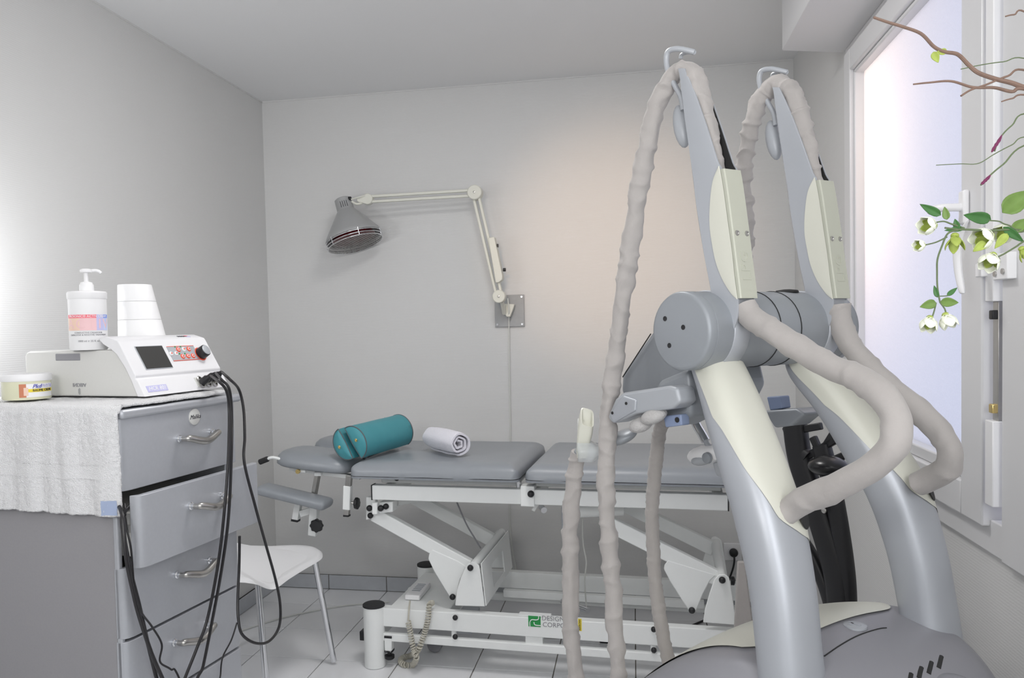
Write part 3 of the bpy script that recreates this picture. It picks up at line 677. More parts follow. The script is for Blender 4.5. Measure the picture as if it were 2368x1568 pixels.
leg(V((-.05, -.98, .425)), V((-.14, -.90, .012))); leg(V((-.05, -1.27, .425)), V((-.14, -1.36, .012)))
M().box((topn+onz(728, 1297, .425))/2+EZ*.006, (.02, (topn-onz(728, 1297, .425)).length, .02), (EZ.cross((topn-onz(728, 1297, .425)).normalized()), (topn-onz(728, 1297, .425)).normalized(), EZ)).build('seat_bar', 'chrome', ch, bevel=.003)
M().tube([V((-.05, -.98, .43)), V((-.05, -1.27, .43))], .009, 10).build('seat_bar', 'chrome', ch)
# ================================================================ drawer trolley with the treatment device
P1 = CPOS+ray(268, 1000)*1.7; P1.z = 0
TK = math.radians(8); E1 = V((math.sin(TK), math.cos(TK), 0)); E2 = V((-math.cos(TK), math.sin(TK), 0))
KA = (E1, E2, EZ)
def K(p, q, z): return P1+E1*p+E2*q+EZ*z
def KP(px, py, p): return on(px, py, E1, E1.dot(P1)+p)
def KQ(px, py, q): return on(px, py, E2, E2.dot(P1)+q)
def loc_(P): d = P-P1; return d.dot(E1), d.dot(E2), P.z
def kbox(mm, p0, p1, q0, q1, z0, z1): return mm.box(K((p0+p1)/2, (q0+q1)/2, (z0+z1)/2), (p1-p0, q1-q0, z1-z0), KA)
KW, KD, ZT = .40, .48, 1.149
cab = thing('drawer_trolley', K(.2, .23, 0), 'tall silver-grey drawer trolley with curved metal handles, one drawer pulled out', 'trolley')
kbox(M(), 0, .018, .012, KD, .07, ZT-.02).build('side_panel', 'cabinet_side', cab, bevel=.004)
kbox(M(), KW-.018, KW, .012, KD, .07, ZT-.02).build('side_panel', 'cabinet', cab, bevel=.004)
kbox(M(), .018, KW-.018, KD-.012, KD, .07, ZT-.02).build('back_panel', 'cabinet', cab)
kbox(M(), .018, KW-.018, .03, KD-.012, .07, .088).build('bottom_panel', 'cabinet', cab)
kbox(M(), -.002, .010, .004, .018, .07, ZT-.02).build('corner_post', 'cabinet', cab, bevel=.004); kbox(M(), KW-.010, KW+.002, .004, .018, .07, ZT-.02).build('corner_post', 'cabinet', cab, bevel=.004)
kbox(M(), -.004, KW+.012, -.022, KD, ZT-.020, ZT).build('lid', 'cabinet', cab, bevel=.006)
kbox(M(), .03, KW-.03, .10, KD-.05, ZT-.30, ZT-.29).build('shelf_panel', 'black', cab)
for p in (.05, KW-.05):
    for q in (.06, KD-.06):
        c = M().cyl(K(p-.012, q, .034), K(p+.012, q, .034), .033, 20).build('castor', 'black', cab, bevel=.004); M().cyl(K(p, q, .04), K(p, q, .072), .012, 12).build('castor_fork', 'steel', c)
levels = [(1.135, .974, -.008, 0), (.968, .813, -.052, .018), (.808, .655, -.004, 0), (.648, .492, -.002, 0), (.486, .33, -.004, 0), (.324, .10, -.004, 0)]
hpx = [((413, 1017), (488, 997)), ((440, 1177), (513, 1140)), ((408, 1335), (483, 1290)), ((402, 1490), (478, 1440)), None, None]
for i, (zt, zb, q, ext) in enumerate(levels):
    # front with a rolled near edge
    p0, p1 = -.002, KW-.002+ext*1.6
    pr = []
    for (pp, qq) in ((p0, .022), (p0, .010), (p0+.003, .003), (p0+.010, -.002), (p0+.024, -.005), (p1-.012, -.005), (p1-.003, -.002), (p1, .006), (p1, .016)): pr.append((pp, qq+q))
    inner = [(p1-.014, .012+q), (p0+.014, .012+q)]
    ring = [K(a, b, 0) for a, b in pr+inner]
    dr = M().prism([r_+EZ*zb for r_ in ring], EZ*(zt-zb)).build('drawer', 'cabinet', cab, bevel=.0015)
    if i < 4: kbox(M(), .025, KW-.025, q+.012, q+.34, zb+.015, zt-.045).build('drawer_box', 'device_grey', dr, bevel=.002)
    kbox(M(), .0185, .024, q+.012, .40, (zt+zb)/2-.008, (zt+zb)/2+.008).build('runner', 'steel', dr)
    fq = q-.005
    if hpx[i]:
        a, b = KQ(*hpx[i][0], fq), KQ(*hpx[i][1], fq)
    else:
        zc = (zt+zb)/2+.01; a, b = K(.19, fq, zc), K(.31, fq, zc)
    zc = (a.z+b.z)/2; a.z = b.z = zc
    out = -E2*.026
    path = cr([a, a+out*.8+(b-a)*.01, a+out+(b-a)*.08, (a+b)/2+out*1.25-EZ*.012, b+out-(b-a)*.08, b+out*.8-(b-a)*.01, b], 6)
    N_ = len(path); rr = [.0058+.0032*math.sin(PI*k/(N_-1))**2 for k in range(N_)]
    h = M().tube(path, rr, 10).build('handle', 'steel', dr)
    for e_ in (a, b): M().lathe([(.009, -.001), (.009, .004), (.0065, .006), (.0065, .012)], e_, -E2, 18).build('handle_rose', 'chrome', h)
    if i == 0:
        bc = KQ(449, 964, fq)
        M().lathe([(.0195, 0), (.0195, .002), (.0175, .0032)], bc, -E2, 28).build('badge', 'device_grey', dr)
        text('Malika', bc-E2*.0034, E1, EZ, .0145, 'ink', dr, shear=.35, spacing=1.05)

# towel over the trolley top and down its near side
ZW = ZT+.0035
def towf(a, b):
    # a runs from the drawer side (0) to the wall side (1); b from far over the top, over the edge, down
    q = -.018+.50*a; s_ = b*.62
    top_len = .40
    p = KW-.02-s_; z = ZW+.005
    nzv = noise.noise(V((q*30, s_*30, 3)))*.0016+noise.noise(V((q*210, s_*210, 9)))*.0012
    if p < .0:
        over = -p; rr = .014
        if over < rr*PI/2: th = over/rr; p = -rr*math.sin(th); z = z-rr*(1-math.cos(th))
        else: z = z-rr-(over-rr*PI/2); p = -rr-.005-.005*math.sin(q*60+1)*min(1, (over/.1))-.006*noise.noise(V((q*34, z*8, 1)))-.0030*noise.noise(V((q*190, z*150, 5)))
        if q < .02: p += (.02-q)*.25
    drop = 0
    if q < -.0: z -= (-.0-q)*.25*0; 
    wave = .004*math.sin(p*38+.6)*max(0, 1-a*8)
    q += wave-.012*max(0, p-.28)/.12*max(0, 1-a*6)*-1
    return K(p, q, z+nzv)
tw = M().grid(towf, 150, 180).build('terry_towel', 'towel', angle=80, solid=.007)
tag(tw, 'white terry towel spread over the trolley top and hanging down its side', 'towel')
# woven border and label of the towel
bd = M().grid(lambda a, b: towf(.01+.99*a, .830+.045*b)-E1*.0045, 40, 4).build('woven_border', 'towel', tw)
lb = M().grid(lambda a, b: towf(.012+.065*a, .945+.05*b)-E1*.0052, 4, 4).build('care_label', 'tag', tw)

# ---- device (its outline read off the photo on the plane of its near side)
D0, ZD = .13, ZT+.0165
def np_(q, z): v_ = loc_(KP(*proj(K(.05, q, z)), D0)); return v_[1], max(ZD, v_[2])
QF = np_(.005, 1.255)[0]; ZF = np_(.005, 1.255)[1]
def npp(p_): return loc_(KQ(*proj(K(p_, .005, 1.255)), QF))[0]
D1 = npp(.335)
dev = thing('therapy_device', K((D0+D1)/2, .2, ZD), 'white therapy device with dark screen and red keys on the towel', 'therapy device')
def dp(px, py, p=D0): v_ = loc_(KP(px, py, p)); return v_[1], v_[2]
DT = np_(.28, 1.275)[1]                          # level of the body top
qb0 = np_(.30, 1.17)[0]
sideP = [(qb0, ZD), (qb0, DT-.012), (qb0-.005, DT-.003), (qb0-.014, DT)]+[(dp(262, 807)[0], DT)]+[dp(280, 825), dp(300, 858), dp(318, 888)]+[(np_(-.028, 1.17)[0], ZD)]
M().prism([K(D0, q, z) for q, z in sideP], E1*(D1-D0-.02)).build('body', 'device_grey', dev, bevel=.004)
# carrying slot in the near side
qa, za = dp(128, 814); qb, zb = dp(186, 831)
sl = kbox(M(), D0-.0012, D0+.006, qb, qa, zb-.003, za-.004).build('carrying_slot', 'greyink', dev, bevel=.002)
fs = [np_(*t) for t in [(.082, 1.300), (.060, 1.305), (.030, 1.296), (.026, 1.291), (-.016, 1.219), (-.014, 1.212), (-.022, 1.206), (-.040, 1.160), (-.018, 1.160), (-.004, 1.205), (.012, 1.235), (.034, 1.265), (.050, 1.277), (.070, 1.288)]]
M().prism([K(D0-.004, q, z) for q, z in fs], E1*(D1-D0+.008)).build('front_shell', 'device', dev, bevel=.002)
# control face frame: along the slope from (.024, 1.290) to (-.016, 1.222)
fa, fb = K(0, *fs[3]), K(0, *fs[4]); dn = (fb-fa); FL = dn.length; dn.normalize(); fn = E1.cross(dn); fn = fn if fn.dot(-E2) > 0 else -fn
def face(p, s_, h=0): return fa+E1*npp(p)+dn*s_+fn*h
fax = (E1, dn, fn)
M().box(face(.128, FL*.5, .0008), (.092, FL*.72, .0016), fax).build('screen_bezel', 'panel_grey', dev); M().box(face(.128, FL*.5, .0014), (.088, FL*.68, .0020), fax).build('screen', 'screen', dev)
kp = M().box(face(.232, FL*.42, .0007), (.100, FL*.46, .0014), fax).build('keypad', 'panel_grey', dev)
for s_ in (.19, .65): M().box(face(.232, FL*s_, .0012), (.100, .0011, .0016), fax).build('keypad_line', 'red', kp)
keys = [(.188, .42, 'white', .0058), (.205, .42, 'white', .0058), (.219, .30, 'red', .0068), (.222, .53, 'red', .0068), (.238, .30, 'white', .0062), (.241, .53, 'red', .0068), (.256, .30, 'red', .0068), (.259, .53, 'red', .0068)]
for p, s_, m_, r_ in keys:
    k_ = M().lathe([(r_, 0), (r_, .0016), (r_*.85, .0024)], face(p, FL*s_, .001), fn, 16).build('key', m_, kp)
    M().lathe([(r_*.62, 0), (r_*.62, .0012)], face(p, FL*s_, .0028), fn, 12).build('key_cap', 'white' if m_ == 'red' else 'device', k_)
    M().lathe([(r_*.36, 0), (r_*.36, .0012)], face(p, FL*s_, .0036), fn, 10).build('key_symbol', 'red', k_)
    if p > .21 and p < .25: M().box(face(p-.007, FL*(s_-.09), .0022), (.003, .003, .002), fax).build('indicator', 'green', kp)
kn = M().lathe([(.0155, 0), (.0165, .002), (.0155, .020), (.0150, .021)], face(.290, FL*.48, .001), fn, 30).build('dial', 'black', dev)
M().lathe([(.0135, .020), (.0135, .0225), (.012, .0232)], face(.290, FL*.48, .001), fn, 30).build('dial_cap', 'light_grey', kn)
M().lathe([(.019, 0), (.019, .0012)], face(.290, FL*.48, .0006), fn, 30).build('dial_ring', 'red', dev)
# lower front: label, sockets
ga, gb = K(0, *fs[6]), K(0, *fs[7]); gn = (gb-ga); GL = gn.length; gn.normalize(); gf = E1.cross(gn); gf = gf if gf.dot(-E2) > 0 else -gf
def low(p, s_, h=0): return ga+E1*npp(p)+gn*s_+gf*h
lab = M().box(low(.092, GL*.55, .0006), (.066, GL*.40, .0012), (E1, gn, gf)).build('model_label', 'lilac', dev)
text('HCR 801', low(.092, GL*.55, .0014), E1, -gn, .0145, 'white', dev, shear=.25, spacing=1.05)
pt = M().box(low(.262, GL*.45, .0008), (.078, GL*.66, .0016), (E1, gn, gf)).build('socket_plate', 'device_grey', dev)
for k in range(3):
    M().lathe([(.0085, 0), (.0095, .004), (.006, .006), (.006, .002)], low(.238+.024*k, GL*.30, .001), gf, 16).build('socket', 'steel', pt)
    M().lathe([(.0085, 0), (.0095, .004), (.006, .006), (.006, .002)], low(.238+.024*k, GL*.68, .001), gf, 16).build('socket', 'steel', pt)
la, lb_ = K(0, *fs[1]), K(0, *fs[2]); ln_ = (lb_-la).normalized(); lf_ = E1.cross(ln_); lf_ = lf_ if lf_.z > 0 else -lf_; lm = (la+lb_)/2
def lid_(p, s_, h): return lm+E1*npp(p)+ln_*s_+lf_*h
text('INDIBA', lid_(.272, 0, .0006), E1, -ln_, .0095, 'ink', dev); M().box(lid_(.290, -.003, .0005), (.012, .005, .001), (E1, ln_, lf_)).build('logo_mark', 'coral', dev); M().box(lid_(.294, .003, .0005), (.014, .005, .001), (E1, ln_, lf_)).build('logo_mark', 'lilac', dev)
nx = -E1
qq, zz = dp(184, 890); text('INDIBA', K(D0-.0006, qq, zz), -E2, -EZ, .0125, 'greyink', dev)
for k, (a_, ln) in enumerate(((182, .011), (184, .016), (186, .013))):
    qq, zz = dp(a_, 905); M().box(K(D0-.0006, qq, zz), (.0005, .0007, ln), KA).build('etched_line', 'greyink', dev)
# paper roll, pump bottle standing on the device, balm jar
def kz(px, py, z): return onz(px, py, z)
CQ = .215; CZ = DT+.001
br = loc_(on(331, 770, E2, E2.dot(P1)+CQ)); 
rcen = K(br[0], CQ, CZ)
dz = on(313, 658, E2, E2.dot(P1)+CQ).z-CZ
rb = [K(br[0], CQ, CZ)]
def rollring(z, r, sh): return [K(br[0]+sh, CQ, z)+(E1*math.cos(2*PI*k/36)+E2*math.sin(2*PI*k/36))*r for k in range(36)]
# nested cardboard cups: four rims show
rl = thing('cup_stack', K(br[0], CQ, CZ), 'tapering white stack of paper beakers turned upside down on the device', 'cups')
dC = (K(br[0], CQ, CZ)-CPOS).dot(CF)/FPX; wR, wT = 54.5*dC, 36.5*dC
tops = [0, .27, .56, .92, 1.0]
for k in range(4):
    t0, t1 = tops[k], tops[k+1]-.002; rings = []
    def ctrp(t): return -.026+.0+.012*0+(.026*.0), t
    for t, inset in ((t0, .0008), (t0+.006, 0), (t1-.006, 0), (t1, .0008)):
        tt = 1-t; r_ = wR+(wT-wR)*(1-t); sh = 0
        rings.append([p-CR*(15.5*dC*(1-t)) for p in rollring(CZ+dz*(1-t), r_-inset, sh)])
    M().loft(rings).build('beaker', 'white', rl)
bo = thing('pump_bottle', K(.2, .17, CZ), 'white pump bottle of treatment cream with pink and blue label on the device', 'bottle')
bz = CZ; Bq = .205
bcp = on(206, 805, E2, E2.dot(P1)+Bq); bl = loc_(bcp); BC = K(bl[0], Bq, bz); brd = 42.5*(BC-CPOS).dot(CF)/FPX/1.03
bh = on(206, 676, E2, E2.dot(P1)+Bq).z-bz; pt_ = on(206, 625, E2, E2.dot(P1)+Bq).z-bz
M().lathe([(brd*.93, 0), (brd*.985, .004), (brd*.985, bh-.012)], BC, EZ, 44).build('body', 'white', bo)
lid = M().lathe([(brd*1.0, bh-.017), (brd*1.03, bh-.015), (brd*1.03, bh-.002), (brd*.97, bh+.001), (.016, bh+.003), (.0155, bh+.017), (.014, bh+.019), (.0125, bh+.023), (.005, bh+.025), (.0045, pt_-.006)], BC, EZ, 36).build('lid', 'white', bo)
hd = BC+EZ*(pt_-.006)
M().lathe([(.013, 0), (.014, .003), (.013, .007), (.008, .009)], hd, EZ, 24).build('pump_head', 'white', bo)
vd = (hd-CPOS); vd.z = 0; vd.normalize(); rt = V((vd.y, -vd.x, 0))
M().tube(cr([hd+EZ*.004+rt*.010, hd+EZ*.005+rt*.020, hd+EZ*.003+rt*.028, hd-EZ*.001+rt*.032], 4), [.0040]*8+[.0035]*5, 10).build('spout', 'white', bo)
# wrapped label: bands and lettering on the bottle
vn = -vd
def wrapf(z0, r=brd*.985): return lambda u, v, w_: BC+EZ*(z0+v)+(vn*math.cos(u/r)+rt*math.sin(u/r))*(r+.0005+w_)
def band(a0, a1, z0, z1, m_, nm='label_band'):
    wf = wrapf(0); return M().grid(lambda a, b: wf((a0+(a1-a0)*a)*brd, z0+(z1-z0)*b, 0), 14, 2).build(nm, m_, bo)
def bzp(py): return on(206, py, E2, E2.dot(P1)+Bq-brd*.98).z-bz
z1_, z2_, z3_ = bzp(727), bzp(735), bzp(764)
cols_top = ['coral', 'coral', 'coral', 'coral', 'lilac', 'bluel']; cols_bot = ['peach', 'peach', 'pink', 'pink', 'lilac', 'skyl']
for k in range(6):
    a0 = -1.3+2.6*k/6; a1 = -1.3+2.6*(k+1)/6
    band(a0, a1, z2_, z1_, cols_top[k]); band(a0, a1, z3_, z2_, cols_bot[k])
text('PROIONIC\u00ae ACTIV CREAM', None, EX, EY, .0078, 'white', bo, wrap=wrapf((z1_+z2_)/2), depth=.0003)
text('ACTIV', None, EX, EY, .032, 'pink', bo, wrap=wrapf((z2_+z3_)/2), depth=.0003, spacing=1.25)
text('CONDUCTIVE CREAM FOR\nCAPACITIVE & RESISTIVE TREATMENT', None, EX, EY, .0052, 'greyink', bo, wrap=wrapf(bzp(772)), depth=.0002)
text('1000 ml \u212e 35 fl. oz', None, EX, EY, .0062, 'greyink', bo, wrap=wrapf(bzp(789)), depth=.0002)
jz = ZT+.0165
jc = on(63, 932, EZ, jz)
jp = .058
jl = loc_(KP(63, 930, jp)); JC = K(jp, jl[1], jz); jr = 53*(JC-CPOS).dot(CF)/FPX/1.01; jh = KP(63, 864, jp).z-jz
ja = thing('balm_jar', JC, 'round jar of pale yellow balm with white lid on the towel', 'jar')
M().lathe([(jr*.94, 0), (jr*.97, .003), (jr*.97, jh-.012)], JC, EZ, 40).build('body', 'jar', ja)
M().lathe([(jr*1.0, jh-.016), (jr*1.01, jh-.014), (jr*1.01, jh-.003), (jr*.97, jh)], JC, EZ, 40).build('lid', 'white', ja)
vdj = (JC-CPOS); vdj.z = 0; vdj.normalize(); rj = V((vdj.y, -vdj.x, 0)); vj = -vdj
def wrapj(z0): return lambda u, v, w_: JC+EZ*(z0+v)+(vj*math.cos(u/jr)+rj*math.sin(u/jr))*(jr*.97+.0005+w_)
def jband(a0, a1, z0, z1, m_, off=0):
    wf = wrapj(0); return M().grid(lambda a, b: wf((a0+(a1-a0)*a)*jr, z0+(z1-z0)*b, off), 12, 2).build('label_band', m_, ja)
lz0, lz1 = .006, jh-.022
jband(-.30, 1.3, lz0, lz1, 'white'); jband(-.30, -.02, lz0, lz1, 'skin', .0002); jband(-.12, .06, lz0+.004, lz1-.008, 'peach', .0004); jband(.06, 1.3, lz0+(lz1-lz0)*.38, lz0+(lz1-lz0)*.62, 'yellow', .0004)
text('Pkd', None, EX, EY, .013, 'blue', ja, wrap=(lambda f_: (lambda u, v, w_: f_(u+.40*jr, v, w_+.0006)))(wrapj(lz0+(lz1-lz0)*.80)), shear=.35)
text('PHYTO', None, EX, EY, .011, 'lilac', ja, wrap=(lambda f_: (lambda u, v, w_: f_(u+.95*jr, v, w_+.0006)))(wrapj(lz0+(lz1-lz0)*.80)))
text('BAUME CREME', None, EX, EY, .0075, 'ink', ja, wrap=(lambda f_: (lambda u, v, w_: f_(u+.70*jr, v, w_+.0008)))(wrapj(lz0+(lz1-lz0)*.50)))

# ---- black leads from the device, hanging over the drawers
def lead(pts, r, label, plug=None, name='cable'):
    root = thing(name, pts[0], label, 'cable')
    M().tube(cr(pts, 8), r, 8).build('lead', 'cable', root)
    if plug:
        d_ = (plug[1]-plug[0]).normalized(); Lp = (plug[1]-plug[0]).length
        M().lathe([(.0085, 0), (.0095, .004), (.0095, Lp*.6), (.006, Lp*.8), (.0045, Lp)], plug[0], d_, 16).build('plug', 'black', root)
    return root
def kq(px, py, q): return KQ(px, py, q)
s0, s1_, s2 = low(.238, GL*.55, .006), low(.262, GL*.40, .006), low(.286, GL*.36, .006)
def outp(s_, l_=.030): return s_+gf*l_+EZ*.002
lead([outp(s0), kq(508, 884, -.085), kq(524, 905, -.09), kq(530, 950, -.085), kq(528, 1060, -.105), kq(519, 1180, -.112), kq(505, 1300, -.095), kq(480, 1430, -.07), kq(455, 1500, -.07), kq(428, 1568, -.06), kq(410, 1620, -.05), K(.17, -.05, .30), K(.16, -.07, .006)], .0036, 'black lead dropping straight from the device plug past the drawer handles', (s0, outp(s0)))
lead([outp(s1_), kq(512, 878, -.08), kq(530, 900, -.075), kq(536, 960, -.07), kq(535, 1060, -.10), kq(528, 1200, -.105), kq(512, 1320, -.09), kq(488, 1450, -.06), kq(470, 1540, -.055), kq(458, 1590, -.05), K(.24, -.05, .30), K(.23, -.08, .006)], .0036, 'black lead from the middle device socket hanging down the drawer fronts', (s1_, outp(s1_)))
lead([outp(s2), kq(530, 876, -.06), kq(552, 900, -.045), kq(563, 945, -.05), kq(566, 1010, -.072), kq(565, 1070, -.082), KQ(590, 1170, -.088), KQ(612, 1250, -.075), KQ(637, 1340, -.08), KQ(648, 1400, -.08), KQ(645, 1450, -.08), KQ(622, 1483, -.08), KQ(590, 1487, -.08), KQ(560, 1467, -.07), KQ(551, 1430, -.06), KQ(550, 1380, -.05), KQ(553, 1310, -.045), KQ(554, 1240, -.05)], .0036, 'black lead looping down beside the trolley in front of the chair', (s2, outp(s2)))
def bundle(pts, r, label): return lead(pts, r, label)
bundle([KQ(303, 1168, -.02), KQ(288, 1184, -.025), KQ(282, 1205, -.02), KQ(290, 1260, -.035), KQ(304, 1330, -.03), KQ(322, 1400, -.03), KQ(340, 1480, -.03), KQ(362, 1568, -.03), KQ(375, 1620, -.04), K(.12, -.05, .28), K(.11, -.09, .006)], .0042, 'thick black cable squeezed out of the open drawer and hanging down')
bundle([KQ(276, 1172, -.015), KQ(284, 1200, -.045), KQ(292, 1290, -.060), KQ(308, 1370, -.055), KQ(322, 1425, -.055), KQ(350, 1510, -.055), KQ(380, 1580, -.055), KQ(392, 1620, -.045), K(.145, -.055, .28), K(.14, -.10, .006)], .0042, 'second thick black cable falling beside the open drawer edge')
bundle([KQ(288, 1165, .0), KQ(293, 1220, -.03), KQ(303, 1270, -.05), KQ(310, 1350, -.05), KQ(324, 1410, -.05), KQ(352, 1450, -.04), KQ(374, 1490, -.04), KQ(370, 1530, -.04), KQ(395, 1548, -.04), KQ(415, 1570, -.045), K(.20, -.06, .28), K(.19, -.11, .006)], .0022, 'thin black wire curling down over the lower drawer fronts')
bundle([KQ(548, 1440, -.03), KQ(535, 1480, -.03), KQ(515, 1520, -.03), KQ(510, 1560, -.03), KQ(508, 1600, -.04), K(.335, -.06, .42), K(.335, -.06, .28), K(.335, -.08, .006)], .0020, 'thin black wire trailing from the side of the trolley')
# ================================================================ massage machine with two arms
Pn = CPOS+ray(1665, 740)*1.42; Pf = CPOS+ray(1880, 740)*1.55
RD = (Pf-Pn); RD.z = 0; DM = RD.length; RD.normalize(); FD = V((-RD.y, RD.x, 0))
MO = V((Pn.x, Pn.y, 0)); MA = (RD, FD, EZ)
def A(a, b, z): return MO+RD*a+FD*b+EZ*z
def AP(px, py, a): return on(px, py, RD, RD.dot(MO)+a)
def BP(px, py, b): return on(px, py, FD, FD.dot(MO)+b)
def bz_(px, py, a): p = AP(px, py, a); return (p-MO).dot(FD), p.z
mc = thing('massage_machine', A(DM/2, 0, 0), 'large silver and cream twin-arm massage machine with cloth-covered hoses', 'massage machine')
# ---- base cabinet: domed top over vertical sides
BA, BB, BC0, BD0 = .268, .365, DM/2, .0
def foot(rho, th):
    c, s_ = math.cos(th), math.sin(th); e = .62
    return BC0+BA*rho*math.copysign(abs(c)**e, c), BD0+BB*rho*math.copysign(abs(s_)**e, s_)
def ztop(a, b):
    x = a-BC0; e_ = 1/.62
    rho = (abs(x/BA)**(2*e_)+abs((b-BD0)/BB)**(2*e_))**(.5/e_)      # superellipse radius, 1 at the rim
    z = .79-1.50*max(0, b+.13)**1.8-.9*max(0, -.13-b)**1.8-.6*x*x
    return z-.055*max(0, (min(1, rho)-.80)/.20)**2.4
n = 144
def dome(off=0, rmax=1.0):
    rings = []
    for i in range(61):
        rho = .01+.99*i/60; rings.append([A(*foot(rho, 2*PI*k/n), ztop(*foot(rho, 2*PI*k/n))) for k in range(n)])
    return rings
mm = M(); rings = dome()
for dz_, s_ in ((.012, 1.004), (.03, 1.006)): rings.append([A(*foot(s_, 2*PI*k/n), ztop(*foot(1, 2*PI*k/n))-dz_) for k in range(n)])
for z, s_ in ((.30, 1.0), (.10, .97)): rings.append([A(*foot(s_, 2*PI*k/n), z) for k in range(n)])
base = mm.loft(rings).build('base_cabinet', 'base', mc, angle=50)
def patch(fn, name, m_, nu=50, nv=50, off=.0035):
    def g(u, v):
        a, b = fn(u, v); return A(a, b, ztop(a, b)+off)
    return M().grid(g, nu, nv).build(name, m_, base, angle=60)
def dome_hit(px, py):                        # where the pixel ray meets the domed top
    d = ray(px, py); t = .9
    while t < 2.2:
        p = CPOS+d*t; a, b = (p-MO).dot(RD), (p-MO).dot(FD)
        if p.z < ztop(a, b): break
        t += .002
    return a, b
def pan(u, v):                               # cream lid: rounded rectangle on the dome, boundary read off the photo
    x = 2*u-1; a = BC0+.190*x; b0_ = -.152+.055*abs(x)**7; return a, b0_+(.25-.10*abs(x)**4-b0_)*v
patch(pan, 'top_panel', 'cream')
sm = [dome_hit(*q) for q in ((1906, 1520), (1945, 1492), (1985, 1471), (2030, 1456), (2050, 1453))]
M().tube(cr([A(a, b, ztop(a, b)+.0002) for a, b in sm], 5), .0012, 6).build('seam', 'slot', base)
ea_, eb_ = dome_hit(1977, 1448); ez_ = ztop(ea_, eb_)
em = M().lathe([(.019, -.002), (.019, .002), (.016, .003)], A(ea_, eb_, ez_), EZ, 28).build('emblem', 'light_grey', base)
M().box(A(ea_, eb_, ez_+.0035), (.006, .020, .0015), MA).build('emblem_mark', 'silver', em); M().box(A(ea_-.005, eb_+.004, ez_+.0035), (.010, .005, .0015), MA).build('emblem_mark', 'silver', em)
for (p0_, p1_) in (((2106, 1558), (2101, 1580)), ((2130, 1542), (2123, 1568)), ((2153, 1530), (2146, 1557)), ((2176, 1517), (2169, 1545))):
    ab = [dome_hit(p0_[0]+(p1_[0]-p0_[0])*k/4, p0_[1]+(p1_[1]-p0_[1])*k/4) for k in range(5)]
    M().tube([A(q[0], q[1], ztop(*q)-.003) for q in ab], .0045, 10).build('vent_slot', 'slot', base)
a_, b_ = dome_hit(2205, 1592); M().ball(A(a_, b_, ztop(a_, b_)-.012), (.045, .045, .030), 24, MA).build('rear_boss', 'base', base)
for a_ in (BC0-.17, BC0+.17):
    for b_ in (-.28, .30):
        cw = M().cyl(A(a_-.015, b_, .042), A(a_+.015, b_, .042), .041, 20).build('castor', 'black', mc, bevel=.005); M().cyl(A(a_, b_, .06), A(a_, b_, .12), .015, 12).build('castor_fork', 'steel', cw)
# ---- two curved columns
cenpx = [(1648, 830), (1666, 870), (1699, 960), (1744, 1090), (1778, 1200), (1808, 1350), (1824, 1500), (1834, 1600), (1840, 1680)]
cs = [-.0, -.0, -.02, -.036, -.047, -.054, -.060, -.062, -.064]
cl = []
for (px, py), a_ in zip(cenpx, cs): b_, z_ = bz_(px, py, a_); cl.append((a_, b_, z_))
HA = [.040, .047, .052, .054, .053, .050, .049, .050, .050]; HB = [.034, .036, .040, .043, .044, .042, .041, .041, .041]
def column(far):
    pts = cr([V(c) for c in cl], 6); N_ = len(pts); rings = []; secs = []
    for i, c in enumerate(pts):
        t = i/6; a_ = c.x if not far else DM-c.x
        ha = interp(list(range(9)), HA, t); hb = interp(list(range(9)), HB, t)
        d = (pts[min(i+1, N_-1)]-pts[max(i-1, 0)]); d = V((0, d.y, d.z)).normalized()      # tangent in the b-z plane
        nb = V((0, -d.z, d.y))
        if nb.y < 0: nb = -nb
        ring = []
        for k in range(40):
            th = 2*PI*k/40; e = .72
            xx = ha*math.copysign(abs(math.cos(th))**e, math.cos(th)); yy = hb*math.copysign(abs(math.sin(th))**e, math.sin(th))
            ring.append((a_+xx, c.y+nb.y*yy, c.z+nb.z*yy))
        secs.append(ring); rings.append([A(*q) for q in ring])
    col = M().loft(rings).build('column', 'silver', mc, angle=60)
    # cream back panel: the strip of the section that looks backwards, running out to a tip
    def P(i, th):
        i0 = min(int(i), N_-2); f_ = i-i0; kk = (th/(2*PI)*40) % 40; k0 = int(kk); g_ = kk-k0
        def at_(r_): 
            q0, q1 = V(r_[k0 % 40]), V(r_[(k0+1) % 40]); return q0.lerp(q1, g_)
        q = at_(secs[i0]).lerp(at_(secs[i0+1]), f_); c = V(((DM-pts[i0].x) if far else pts[i0].x, pts[i0].y, pts[i0].z)); return A(*q)+(A(*q)-A(*c)).normalized()*.0016
    iend = 4.55*6; i0_ = .3
    thR = math.radians(350)
    def panel(u, v):
        i = i0_+(iend-i0_)*u
        thL = math.radians(interp([0, .21, .43, .656, .88, .95, 1], [168, 173, 180, 211, 247, 280, 335], u))
        thR = math.radians(interp([0, .8, 1], [385, 385, 350], u)); return P(i, thL+(thR-thL)*v)
    pn = M().grid(panel, 60, 30).build('back_panel', 'cream', col, angle=60)
    return col, P, N_
colN, PN, NN = column(False); colF, PFc, _ = column(True)
# hose sockets in the column backs
def hole(P, i, th, r, parent):
    c = P(i, th); c2 = P(i, th+.01); up = (P(i+.3, th)-P(i-.3, th)).normalized(); sdv = (c2-c).normalized(); nrm = sdv.cross(up); nrm = nrm if nrm.dot(CPOS-c) > 0 else -nrm
    M().lathe([(r*1.15, 0), (r*1.1, .0012), (r, .001)], c, nrm, 24).build('hose_socket', 'slot', parent); return c, nrm
